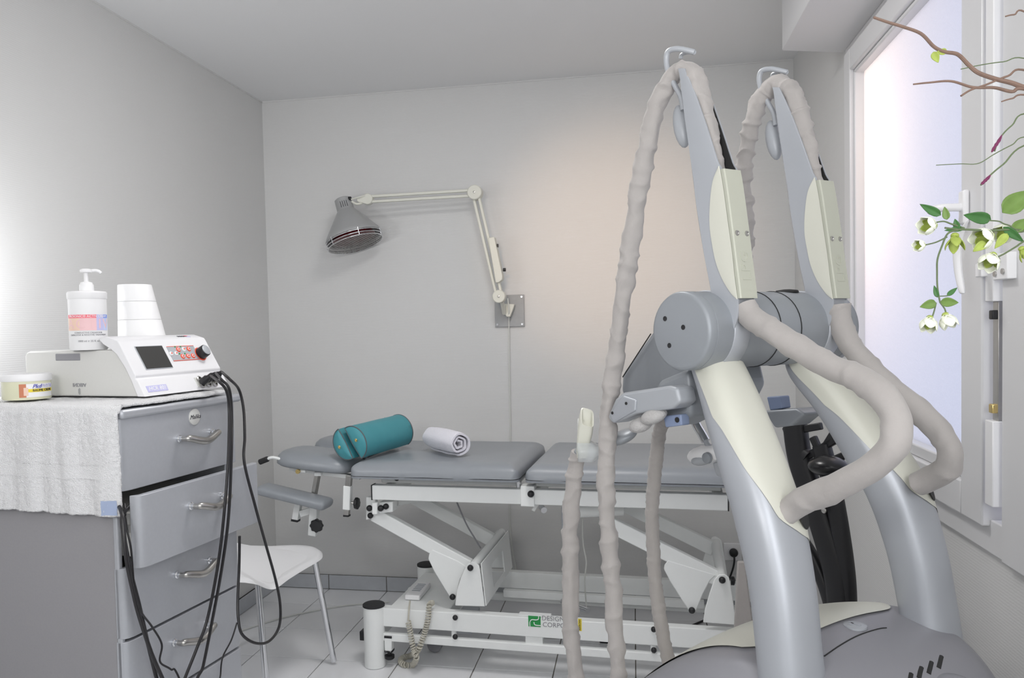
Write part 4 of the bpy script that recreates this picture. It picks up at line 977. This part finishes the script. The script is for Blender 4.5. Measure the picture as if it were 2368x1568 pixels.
# ---- drum between the arms
DB, DZ = .020, 1.292; DR = .0695
drum = M()
def ring_(a_, r_): return [A(a_, DB+r_*math.cos(2*PI*k/48), DZ+r_*math.sin(2*PI*k/48)) for k in range(48)]
drum.loft([ring_(a_, r_) for a_, r_ in ((-.078, DR*.90), (-.077, DR*.965), (-.073, DR), (-.060, DR), (-.0595, DR*.985), (-.058, DR*.985), (-.0575, DR), (DM+.050, DR), (DM+.0505, DR*.985), (DM+.052, DR*.985), (DM+.0525, DR), (DM+.07, DR), (DM+.076, DR*.93))])
dro = drum.build('drum', 'grey', mc, angle=50)
for (px, py) in ((1538, 737), (1580, 757), (1548, 799)):
    p = AP(px, py, -.078); M().lathe([(.0045, -.001), (.0045, .0008), (.003, .0004)], p, -RD, 14).build('cap_screw', 'black', dro)
M().lathe([(.022, 0), (.020, .004), (.006, .006)], A(DM-.05, DB, DZ+DR-.001), EZ, 24).build('top_button', 'slot', dro)
# collar bands on the far part of the drum
for a_ in (.10, .155): M().loft([ring_(a_, DR+.0004), ring_(a_, DR+.0012), ring_(a_+.0014, DR+.0012), ring_(a_+.0014, DR+.0004)]).build('drum_seam', 'slot', dro)
# ---- upper arms
HWA = .0215
def arm(off, lbl):
    def q(px, py): b_, z_ = bz_(px, py, -HWA); return b_, z_
    front = [(1562, 158), (1566, 200), (1573, 260), (1583, 330), (1592, 400), (1603, 490), (1614, 560), (1627, 630), (1638, 690), (1644, 735), (1650, 775), (1657, 796)]
    back = [(1582, 158), (1604, 210), (1632, 290), (1658, 372), (1668, 395), (1683, 500), (1695, 600), (1706, 690), (1704, 735), (1692, 770), (1676, 792)]
    fr = [q(*p) for p in front]; bk = [q(*p) for p in back]
    top = V((0, 0, 0))
    root_poly = fr+bk[::-1]
    poly = [A(off-HWA, b_, z_) for b_, z_ in root_poly]
    # rounded slab: inset rings at both faces
    cen = sum((V((b_, z_, 0)) for b_, z_ in root_poly), V())/len(root_poly)
    dense = []
    F2 = cr([V((b_, z_, 0)) for b_, z_ in fr], 3); B2 = cr([V((b_, z_, 0)) for b_, z_ in bk], 3)
    N2 = min(len(F2), len(B2)); 
    def res(L_, m_): return [L_[int(round(i*(len(L_)-1)/(m_-1)))] for i in range(m_)]
    F2, B2 = res(F2, 30), res(B2, 30)
    rings = []; rings2 = []; zcut = q(1668, 391)[1]
    for fpt, bpt in zip(F2, B2):
        d = bpt-fpt; w_ = d.length; d.normalize(); r_ = min(.010, w_*.3)
        f1, b1 = fpt+d*r_, bpt-d*.003
        rec = bpt-d*(.5*w_) if bpt.y > zcut else bpt-d*.003
        ck_ = .0035
        pr = [(-HWA, f1), (-HWA, b1), (-HWA+.001, bpt), (-HWA+ck_, bpt), (-HWA+ck_+.0005, rec), (HWA-ck_-.0005, rec), (HWA-ck_, bpt), (HWA-.001, bpt), (HWA, b1), (HWA, f1), (HWA*.7, fpt+d*.003), (0, fpt), (-HWA*.7, fpt+d*.003)]
        rings.append([A(off+aa, p.x, p.y) for aa, p in pr])
        if bpt.y > zcut-.01:
            bi = bpt-d*.0015
            rings2.append([A(off+aa, p.x, p.y) for aa, p in ((-HWA+ck_+.0006, bi), (-HWA+ck_+.0012, rec+d*.001), (HWA-ck_-.0012, rec+d*.001), (HWA-ck_-.0006, bi))])
    ar = M().loft(rings).build('upper_arm', 'silver', mc, angle=40)
    M().loft(rings2, caps=False, closed=False).build('hose_slot', 'slot', ar)
    # lens-shaped cream inlay on the near face
    def inl(px, py): b_, z_ = bz_(px, py, -HWA-.0008); return V((b_, z_, 0))
    Lf = cr([inl(*p) for p in ((1662, 384), (1648, 420), (1642, 470), (1641, 520), (1646, 560), (1655, 605), (1670, 645), (1690, 678), (1704, 692))], 4)
    Rt = cr([inl(*p) for p in ((1664, 384), (1672, 430), (1679, 480), (1685, 525), (1690, 560), (1695, 600), (1699, 640), (1703, 670), (1706, 692))], 4)
    M().loft([[A(off-HWA-.0012, p.x, p.y) for p in Lf], [A(off-HWA-.0024, p.x*.6+r_.x*.4, p.y*.6+r_.y*.4) for p, r_ in zip(Lf, Rt)], [A(off-HWA-.0012, p.x, p.y) for p in Rt]], caps=False, closed=False).build('side_inlay', 'cream', ar, angle=60)
    # back cover with screws and raised letters, dark slot above it
    b0, z0 = q(1668, 391); b1, z1 = q(1706, 690)
    cov = M()
    C2 = [p for p in B2 if z1-.002 <= p.y <= z0+.004]
    CR_ = []
    for t in range(17):
        z_ = z1+(z0-z1)*t/16; i = min(range(len(B2)), key=lambda j: abs(B2[j].y-z_))
        j = i+1 if (i+1 < len(B2) and B2[i].y > z_) else i-1
        j = max(0, min(len(B2)-1, j)); f_ = 0 if abs(B2[j].y-B2[i].y) < 1e-6 else (z_-B2[i].y)/(B2[j].y-B2[i].y); CR_.append((B2[i].x+(B2[j].x-B2[i].x)*f_, z_))
    cov.loft([[A(off+aa, b_-dd_, z_) for aa, dd_ in ((-HWA, -.004), (-HWA, .005), (-HWA+.002, .007), (HWA-.002, .007), (HWA, .005), (HWA, -.004))] for b_, z_ in CR_])
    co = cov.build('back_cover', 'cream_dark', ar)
    zc = [CR_[7], CR_[7]]
    bs, zs_ = CR_[8]
    for aa in (-.012, .012): M().lathe([(.0048, 0), (.0048, .0012), (.003, .0018), (.002, .0006)], A(off+aa, bs-.007, zs_), -FD, 14).build('cover_screw', 'steel', co)
    bt, zt_ = CR_[4]; dzv = V(A(0, CR_[7][0], CR_[7][1])-A(0, CR_[1][0], CR_[1][1])).normalized()
    text('LPG', A(off, bt-.0072, zt_), dzv, -RD, .030, 'cream_dark', co, depth=.0007, spacing=1.05)
    ct_b, ct_z = CR_[-1]
    # foot of the arm where the hose goes in
    fp = bz_(1700, 742, -.0)
    M().ball(A(off+.004, fp[0]+.004, fp[1]-.004), (.020, .014, .026), 16, MA).build('hose_mouth', 'slot', ar)
    # finger grip on the front and the wire hook at the tip
    gb, gz = bz_(1586, 292, HWA*.6)
    M().ball(A(off+.006, gb+.004, gz), (.014, .016, .042), 18, (RD, (FD*.97-EZ*.2).normalized(), (EZ*.97+FD*.2).normalized())).build('front_grip', 'light_grey', ar)
    sh = RD*off
    hk = [AP(1580, 255, 0)+sh, AP(1575, 225, -.0)+sh, AP(1562, 200, -.005)+sh, AP(1547, 170, -.008)+sh, AP(1541, 140, -.008)+sh, AP(1546, 119, -.008)+sh, AP(1566, 113, -.004)+sh, AP(1590, 117, .005)+sh, AP(1606, 121, .012)+sh]
    hook = M().tube(cr(hk, 6), .0052, 10).build('wire_hook', 'light_grey', ar)
    M().tube(cr([AP(1606, 121, .012)+sh, AP(1590, 121, .02)+sh, AP(1577, 126, .022)+sh, AP(1574, 136, .022)+sh], 5), .0038, 8).build('hook_end', 'light_grey', hook)
    return ar
armN = arm(0, 1); armF = arm(DM, 2)
# knuckles that join the arms to the drum
for off in (0, DM):
    M().loft([[A(off+aa, DB+.0+rr*math.cos(2*PI*k/32), DZ+rr*math.sin(2*PI*k/32)) for k in range(32)] for aa, rr in ((-.019, DR+.001), (-.018, DR+.002), (.018, DR+.002), (.019, DR+.001))]).build('knuckle', 'silver', mc, angle=50)
    c_ = bz_(1668, 760, 0)
# ---- cloth-covered hoses
def sleeve(pts, r, name='hose', seed=0, wr=1.0, parent=mc, label=None, pitch=46, flat=.06):
    P_ = cr(pts, 22); N_ = len(P_); mm_ = M(); rings = []; x = None; n_ = 20; s_ = 0
    for i, p in enumerate(P_):
        d = (P_[min(i+1, N_-1)]-P_[max(i-1, 0)]).normalized()
        if i: s_ += (p-P_[i-1]).length
        if x is None: x = frame(d)[0]
        x = (x-d*x.dot(d)).normalized(); y = d.cross(x); ring = []
        for k in range(n_):
            a_ = 2*PI*k/n_
            fold = noise.noise(V((math.cos(a_)*.7+seed, math.sin(a_)*.7, s_*pitch)))
            big = noise.noise(V((math.cos(a_)*.8, math.sin(a_)*.8+seed*3, s_*11)))
            rdg = 1-min(1, abs(noise.noise(V((math.cos(a_)*.35+seed, math.sin(a_)*.35, s_*pitch*.55+7))))*5)
            rr = r*(1+wr*(.16*fold+.22*big+.20*rdg))
            if k in (4, 5): rr *= 1.03
            ring.append(p+(x*math.cos(a_)+y*math.sin(a_))*rr)
        rings.append(ring)
    return mm_.loft(rings).build(name, 'hose', parent, angle=70, label=label)
fr_ = .18
# hose of the near arm: up the slot, over the tip and down in front
near_up = [AP(1652, 400, 0), AP(1646, 350, 0), AP(1634, 290, 0), AP(1622, 235, 0), AP(1612, 195, 0), AP(1592, 163, 0), AP(1566, 166, 0), AP(1543, 195, -.004), AP(1518, 250, -.008), AP(1498, 330, -.012), AP(1482, 420, -.016), AP(1466, 520, -.02), AP(1450, 620, -.025), AP(1437, 720, -.03), AP(1424, 820, -.035), AP(1412, 920, -.04), AP(1403, 1020, -.045), AP(1402, 1120, -.05), AP(1406, 1220, -.05), AP(1412, 1320, -.05), AP(1420, 1420, -.05), AP(1428, 1520, -.05), AP(1432, 1620, -.05), AP(1420, 1720, -.05), AP(1385, 1770, -.05), AP(1350, 1720, -.05), AP(1338, 1620, -.05), AP(1328, 1520, -.05), AP(1319, 1420, -.05), AP(1318, 1300, -.05), AP(1322, 1180, -.05), AP(1332, 1080, -.05), AP(1338, 1045, -.05)]
sleeve(near_up, .0165, seed=1, wr=1.1)
far_up = [AP(1880, 430, DM), AP(1872, 370, DM), AP(1860, 310, DM), AP(1847, 262, DM), AP(1834, 222, DM), AP(1808, 194, DM), AP(1782, 203, DM), AP(1757, 232, DM-.004), AP(1737, 290, DM-.008), AP(1724, 350, DM-.012), AP(1716, 410, DM-.014), AP(1718, 460, DM-.014), AP(1722, 530, DM-.012), AP(1718, 640, DM+.02), AP(1690, 750, DM+.04), AP(1640, 850, DM+.02), AP(1580, 920, .17), AP(1545, 960, .11)]
sleeve(far_up, .0165, seed=5, wr=1.3, pitch=60)
# loops from the arm feet back into the columns
cN, nN = hole(PN, 4.05*6, math.radians(300), .021, colN); cF, nF = hole(PFc, 4.05*6, math.radians(300), .021, colF)
near_loop = [AP(1722, 708, 0), AP(1738, 735, 0), AP(1790, 770, -.005), AP(1860, 815, -.01), AP(1930, 852, -.02), AP(1995, 880, -.03), AP(2045, 925, -.04), AP(2070, 975, -.05), AP(2062, 1035, -.06), AP(2010, 1085, -.06), AP(1945, 1120, -.055), AP(1880, 1150, -.05), AP(1838, 1172, -.045), AP(1812, 1190, -.05)]
sleeve(near_loop, [.0195][0], seed=9, wr=.55, pitch=30)
far_loop = [AP(1940, 705, DM), AP(1945, 745, DM), AP(1968, 800, DM), AP(2020, 860, DM), AP(2090, 920, DM-.005), AP(2150, 975, DM-.005), AP(2195, 1035, DM), AP(2190, 1085, DM+.01), AP(2150, 1108, DM+.02), AP(2122, 1120, DM+.02)]
sleeve(far_loop, .0200, seed=13, wr=.6, pitch=30)
third = [AP(1545, 960, .10), AP(1528, 990, .10), AP(1520, 1040, .10), AP(1512, 1120, .10), AP(1508, 1200, .10), AP(1512, 1300, .10), AP(1522, 1400, .10), AP(1540, 1500, .10), AP(1562, 1600, .10), AP(1580, 1700, .10)]
sleeve(third, .0105*1.35, seed=17, wr=.6, pitch=120)
# ---- console housing in front of the drum and the tool holder under it
def slab(pxs, a0, a1, name, m_, bevel=.012, parent=mc):
    return M().prism([AP(x, y, a0) for x, y in pxs], RD*(a1-a0)).build(name, m_, parent, bevel=bevel, seg=4)
cons = slab([(1515, 752), (1600, 790), (1625, 900), (1600, 950), (1540, 965), (1445, 930), (1432, 905), (1436, 862)], .02, .20, 'console_housing', 'grey', .034)
M().tube([AP(1505, 772, .012), AP(1440, 872, .012)], .0012, 6).build('housing_seam', 'slot', cons)
slab([(1520, 880), (1592, 850), (1600, 960), (1545, 990), (1500, 940)], -.02, .06, 'console_neck', 'grey', .012)
hold = slab([(1422, 922), (1440, 908), (1545, 892), (1565, 897), (1572, 930), (1555, 945), (1470, 958), (1415, 980), (1404, 965)], -.06, -.015, 'tool_holder', 'light_grey', .006)
slab([(1408, 958), (1440, 915), (1470, 925), (1468, 950), (1418, 978)], -.064, -.058, 'holder_cheek', 'silver', .003, hold)
for (px, py) in ((1448, 933), (1416, 955)): p = AP(px, py, -.0645); M().lathe([(.003, -.001), (.003, .001), (.0015, .0012)], p, -RD, 10).build('holder_screw', 'slot', hold)
tl = (EZ*.8-RD*.35+FD*.2).normalized(); tx = FD.cross(tl).normalized(); ty = tl.cross(tx)
for (px, py, r_) in ((1512, 962, .024), (1482, 982, .022)): M().ball(AP(px, py, -.05), (r_, r_*1.25, .014), 20, (tx, ty, tl)).build('velcro_pad', 'velcro', hold)
M().ball(AP(1440, 1010, -.005), (.030, .036, .013), 22, (tx, ty, tl)).build('lower_holder', 'grey', hold)
slab([(1533, 962), (1574, 958), (1576, 984), (1538, 989)], -.034, -.012, 'holder_clip', 'blue_grey', .003, hold)
p = AP(1566, 971, -.0345); M().lathe([(.005, -.001), (.005, .0012), (.003, .0012)], p, -RD, 14).build('clip_hole', 'slot', hold)
# tray on the far side seen between the columns
tray = slab([(1765, 950), (1840, 945), (1862, 958), (1830, 985), (1790, 990)], DM+.02, DM+.08, 'far_tray', 'grey', .006)
slab([(1772, 918), (1804, 916), (1808, 945), (1780, 950)], DM+.03, DM+.06, 'tray_clip', 'blue_grey', .003, tray)
for (px, py, a_) in ((1747, 914, .035), (1984, 893, DM+.03)):
    p = AP(px, py, a_); M().lathe([(.0055, -.004), (.0055, .003), (.003, .005)], p, (RD*.5-FD*.85).normalized(), 14).build('column_peg', 'light_grey', colN if a_ < .1 else colF)
# ---- treatment heads
hd1 = thing('handpiece', AP(1340, 1050, -.05), 'cream handpiece in clear film hanging on the cloth hose before the table', 'handpiece')
cv = (CPOS-AP(1355, 990, -.05)); cv.z = 0; cv.normalize(); cs_ = V((-cv.y, cv.x, 0))
if cs_.dot(CR) < 0: cs_ = -cs_
def headring(px, py, w_, d_, tilt=0):
    c = AP(px, py, -.05); out = []
    for k in range(28):
        x = math.copysign(abs(math.cos(2*PI*k/28))**.45, math.cos(2*PI*k/28)); y = math.copysign(abs(math.sin(2*PI*k/28))**.45, math.sin(2*PI*k/28))
        out.append(c+cs_*(w_*x)+cv*(d_*y)-EZ*(tilt*y)+EZ*(-.004*x*(tilt > 0)))
    return out
M().loft([headring(1346, 1058, .011, .012), headring(1347, 1040, .013, .014), headring(1350, 1018, .0145, .017), headring(1353, 995, .0155, .018, .004), headring(1356, 972, .0145, .017, .013), headring(1358, 965, .0135, .016, .0165), headring(1358, 966, .0112, .013, .0160), headring(1356, 985, .0100, .011, .010)]).build('cup', 'cream', hd1, angle=60)
M().ball(AP(1339, 985, -.05)+cv*.012-cs_*.001, (.003, .006, .018), 14, (cs_, cv, EZ)).build('finger_dent', 'device_grey', hd1)
M().loft([headring(1352, 1022, .016, .018), headring(1362, 1034, .026, .020), headring(1366, 1050, .027, .019), headring(1356, 1066, .018, .016)], caps=False).build('film_wrap', 'film', hd1, angle=60)
M().tube([AP(1338, 1062, -.05), AP(1343, 1045, -.05)], .014, 18).build('hose_collar', 'grey', hd1)
hd2 = thing('handpiece', AP(1630, 1055, .12), 'white egg-shaped handpiece with grey inlay in its holder behind the column', 'handpiece')
a2 = .16
ax1 = (AP(1672, 1048, a2)-AP(1590, 1062, a2)).normalized(); ux = ax1.cross(RD).normalized()
c2 = AP(1626, 1052, a2)
M().loft([[c2+ax1*(x*.043)+ux*(r_*math.cos(2*PI*k/22)*.0185)+RD*(r_*math.sin(2*PI*k/22)*.017) for k in range(22)] for x, r_ in ((-1.0, .15), (-.93, .42), (-.75, .70), (-.45, .92), (0, 1.05), (.5, .95), (.85, .8), (1.0, .6))]).build('shell', 'white', hd2, angle=60)
M().ball(c2-ax1*.004-ux*.010*(1 if ux.z > 0 else -1)-RD*.004, (.026, .0115, .0165), 16, (ax1, ux, RD)).build('inlay', 'panel_grey', hd2)
M().lathe([(.012, 0), (.011, .006), (.006, .009)], AP(1650, 1057, a2)-RD*.016, -RD, 20).build('button', 'grey', hd2)
M().tube(cr([AP(1600, 960, a2), AP(1612, 985, a2), AP(1624, 1005, a2), AP(1632, 1020, a2)], 6), .0095, 14).build('chrome_tube', 'chrome', hd2)
M().tube(cr([AP(1628, 1010, a2), AP(1636, 1028, a2), AP(1650, 1040, a2)], 6), .0055, 12).build('joint', 'light_grey', hd2)
hd2b = M().prism([AP(x, y, a2) for x, y in ((1646, 1070), (1668, 1064), (1690, 1100), (1672, 1108), (1655, 1100))], RD*.02).build('cradle', 'light_grey', hd2, bevel=.004)

# ================================================================ black folded frame behind the machine
bf = thing('black_frame', (2.02, -1.75, 0), 'black padded folding frame with curved uprights standing behind the massage machine', 'exercise frame')
BA_ = DM+.36
def Q(px, py, a=BA_): return AP(px, py, a)
def flat(pxs, a0, a1, name, m_='black', bevel=.006): return M().prism([Q(x, y, a0) for x, y in pxs], RD*(a1-a0)).build(name, m_, bf, bevel=bevel, seg=3)
def strip(pts, w0, th, name, m_='black'):
    P_ = cr([Q(x, y) for x, y in pts], 7); rings = []
    ws = w0 if isinstance(w0, list) else [w0]*2
    for i, p in enumerate(P_):
        d = (P_[min(i+1, len(P_)-1)]-P_[max(i-1, 0)]).normalized(); x = RD.cross(d).normalized(); w_ = ws[0]+(ws[-1]-ws[0])*i/(len(P_)-1)
        rings.append([p+x*(w_*math.copysign(abs(math.cos(2*PI*k/16))**.6, math.cos(2*PI*k/16)))+RD*(th*math.copysign(abs(math.sin(2*PI*k/16))**.6, math.sin(2*PI*k/16))) for k in range(16)])
    return M().loft(rings).build(name, m_, bf, angle=60)
strip([(1838, 980), (1850, 1060), (1880, 1150), (1910, 1240), (1935, 1330), (1945, 1420), (1950, 1520), (1955, 1640)], [.030, .032], .02, 'curved_upright')
strip([(1900, 1030), (1925, 1130), (1945, 1240), (1958, 1340), (1962, 1430), (1966, 1520), (1970, 1640)], [.022, .018], .016, 'curved_upright')
strip([(1850, 1240), (1880, 1290), (1905, 1350), (1925, 1420), (1945, 1520)], [.014, .014], .014, 'brace')
strip([(1830, 985), (1850, 1040), (1870, 1060)], [.022, .02], .018, 'front_post')
for a_, b_ in (((1860, 1060), (1945, 1010)), ((1870, 1090), (1960, 1050)), ((1880, 1010), (1925, 1110)), ((1930, 1000), (1880, 1080)), ((1845, 995), (1900, 985))):
    M().bar(Q(*a_), Q(*b_), .018, .014, RD).build('cross_strut', 'black', bf, bevel=.003)
M().ball(Q(1915, 1078, BA_-.06), (.045, .045, .024), 20, MA).build('round_pad', 'black_gloss', bf)
strip([(1880, 1500), (1960, 1560), (1990, 1650)], [.02, .02], .02, 'foot_bar')
gg = V((0, 0, 0))
lowp = Q(1955, 1640)
M().bar(V((lowp.x-.14, lowp.y, .03)), V((lowp.x+.06, lowp.y, .03)), .05, .06, EZ).build('floor_bar', 'black', bf, bevel=.01)
M().bar(lowp, V((lowp.x-.05, lowp.y, .03)), .04, .04, EY).build('lower_post', 'black', bf, bevel=.006)
M().lathe([(.007, 0), (.007, .004), (.004, .006)], Q(1907, 1180, BA_-.022), -RD, 14).build('screw', 'steel', bf)
# grey strap board leaning at the table foot
bs = M().prism([ony(x, y, -1.02) for x, y in ((1706, 1300), (1722, 1300), (1742, 1445), (1698, 1462))], V((0, .02, 0))).build('grey_board', 'hose', bf, bevel=.004)

# ================================================================ artificial flower branch at the window
tF = .98
FP = CPOS+ray(2240, 560)*tF
def B(px, py, dt=0): return CPOS+ray(px, py)*(tF+dt)
fb = thing('flower_branch', B(2368, 640), 'artificial branch of cream hellebore flowers and twigs before the frosted window', 'flower branch')
an1 = V((XR-.005, -2.62, 1.50))
def twig(pts, r0_, r1_, m_, nm='twig', tail=True):
    P_ = [B(*p) for p in pts]
    if tail: P_ = P_+[P_[-1].lerp(an1, .5)+V((0, 0, .01)), an1]
    Q_ = cr(P_, 7); N_ = len(Q_); return M().tube(Q_, [r1_+(r0_-r1_)*i/(N_-1) for i in range(N_)], 7).build(nm, m_, fb)
twig([(2020, 40), (2055, 52), (2088, 62), (2130, 78), (2160, 108), (2185, 120), (2215, 126), (2240, 150), (2262, 168), (2300, 182), (2340, 192), (2380, 206)], .0032, .0016, 'stem', 'branch')
twig([(2112, 195), (2150, 191), (2200, 188), (2250, 202), (2300, 203), (2340, 212), (2380, 208)], .0028, .0010, 'stem', 'branch')
twig([(2222, 222), (2245, 208), (2280, 196), (2330, 176), (2380, 165)], .0014, .0012, 'stem')
twig([(2165, 382), (2220, 379), (2262, 378), (2300, 356), (2340, 335), (2385, 315)], .0008, .0005, 'stemgreen')
twig([(2268, 428), (2290, 405), (2320, 380), (2385, 332)], .0010, .0010, 'stemgreen')
twig([(2222, 160), (2270, 150), (2320, 143), (2385, 140)], .0008, .0006, 'stemgreen')
twig([(2325, 38), (2345, 34), (2385, 36)], .0013, .0009, 'stem')
twig([(2300, 350), (2312, 320), (2340, 290), (2385, 262)], .0010, .0008, 'stemgreen')
twig([(2316, 235), (2340, 228), (2385, 222)], .0016, .0008, 'stem')
for a_, b_ in (((2293, 352), (2317, 312)), ((2268, 428), (2291, 404))):
    P_ = [B(*a_), B((a_[0]*2+b_[0])/3, (a_[1]*2+b_[1])/3), B((a_[0]+2*b_[0])/3+1, (a_[1]+2*b_[1])/3), B(*b_)]
    M().tube(cr(P_, 3), [.0006, .0014, .002, .0016, .0022, .0017, .0021, .0016, .0011, .0006][:10], 7).build('bud_spike', 'bud', fb)
# flowering stems
twig([(2185, 527), (2210, 530), (2240, 531), (2290, 533), (2340, 530), (2385, 528)], .0016, .0012, 'stemgreen', 'stem')
twig([(2174, 700), (2168, 665), (2167, 630), (2168, 600), (2178, 570), (2192, 540), (2215, 532)], .0012, .0010, 'stemgreen', 'stem', False)
twig([(2142, 566), (2165, 560), (2190, 548)], .0010, .0008, 'stemgreen', 'stem', False)
twig([(2150, 518), (2180, 512), (2200, 518), (2230, 528)], .0012, .0008, 'stemgreen', 'stem', False)
twig([(2294, 600), (2320, 588), (2350, 570), (2385, 548)], .0012, .0010, 'stemgreen', 'stem')
twig([(2286, 510), (2310, 512), (2330, 520), (2385, 525)], .0010, .0008, 'stemgreen', 'stem')
twig([(2165, 700), (2160, 720), (2155, 735)], .0010, .0008, 'stemgreen', 'stem', False); twig([(2174, 700), (2185, 715), (2188, 730)], .0010, .0008, 'stemgreen', 'stem', False)
twig([(2165, 685), (2190, 684), (2205, 678)], .0008, .0006, 'stemgreen', 'stem', False)
def leaf(a_, b_, w_, m_='leaf', cup=.2, dt=0):
    p, q = B(*a_, dt), B(*b_, dt*.4); d = q-p; L_ = d.length; d.normalize(); nrm = (CPOS-p).normalized(); sd_ = nrm.cross(d).normalized(); nrm = d.cross(sd_)
    wm = w_*1.15/FPX*tF
    def g(u, v):
        x = 2*v-1; pr_ = (math.sin(PI*min(1, u**.75))**.8)*(1-.25*u)
        return p+d*(L_*u)+sd_*(x*wm*pr_/2*1.15)+nrm*(cup*wm*(abs(x)**1.5*pr_-.3*math.sin(PI*u)))
    return M().grid(g, 9, 6).build('leaf', m_, fb, solid=.0006, angle=70)
leaf((2176, 498), (2127, 472), 16, 'leafdark'); leaf((2190, 508), (2184, 478), 13, 'leaf'); leaf((2292, 508), (2228, 497), 23, 'leafdark'); leaf((2318, 492), (2385, 440), 38, 'leaf')
leaf((2165, 700), (2127, 710), 18, 'leaf'); leaf((2174, 698), (2217, 700), 18, 'leaf'); leaf((2190, 684), (2214, 665), 9, 'leafdark'); leaf((2230, 528), (2184, 533), 10, 'leafdark')
leaf((2215, 532), (2208, 506), 12, 'leafdark'); leaf((2320, 525), (2368, 560), 16, 'leafdark'); leaf((2340, 535), (2380, 505), 22, 'leaf'); leaf((2168, 688), (2160, 660), 9, 'leafdark')
def flower(c_, face_dir, r_px, tip, petals=True, dt=0, nm='blossom'):
    """cream petals in a bell with lime sepals behind; face_dir is the screen direction the bell opens to"""
    c = B(*c_, dt); k_ = tF/FPX; fd = (CR*face_dir[0]-CU*face_dir[1]).normalized()*.92-CF*.25; fd.normalize()
    x, y, d = frame(fd, CF); r_ = r_px*k_*1.18
    root = M(); 
    root.ball(c, (r_*.28, r_*.28, r_*.22), 10, (x, y, d)); ro = root.build(nm, 'lime', fb)
    def pet(ang, L_, w_, open_, m_, nm_):
        o_ = x*math.cos(ang)+y*math.sin(ang); s_ = d.cross(o_)
        def g(u, v):
            xx = 2*v-1; out = math.sin(min(1, u*open_)*PI/2); w2 = w_*math.sin(PI*min(1, .12+u*.86))**.75
            return c+o_*(L_*.55*out*(1-.15*u))+d*(L_*u*.85)+s_*(xx*w2)-o_*(w2*.35*xx*xx)
        M().grid(g, 7, 5).build(nm_, m_, ro, solid=.0005, angle=70)
    if petals:
        for i in range(5): pet(2*PI*i/5, r_*1.35, r_*.52, 1.5, 'petal', 'petal')
    for i in range(4): pet(2*PI*i/4+.4, r_*(1.0 if petals else 1.3), r_*.34, 1.1, 'lime', 'sepal')
flower((2160, 522), (-1, .05), 26, 0); flower((2136, 567), (-1, .1), 17, 0); flower((2208, 545), (-.15, 1), 28, 0, petals=False); flower((2290, 545), (-1, .35), 32, 0, dt=.01)
flower((2296, 590), (-.6, .9), 28, 0); flower((2335, 530), (-.9, .5), 30, 0, dt=.03); flower((2150, 735), (-.3, 1), 24, 0); flower((2186, 728), (.25, 1), 24, 0); flower((2362, 575), (.4, .8), 22, 0, petals=False)
leaf((2330, 540), (2300, 575), 16, 'lime'); leaf((2280, 560), (2250, 582), 17, 'lime'); leaf((2158, 120), (2170, 145), 14, 'lime'); leaf((2190, 118), (2164, 122), 12, 'lime')
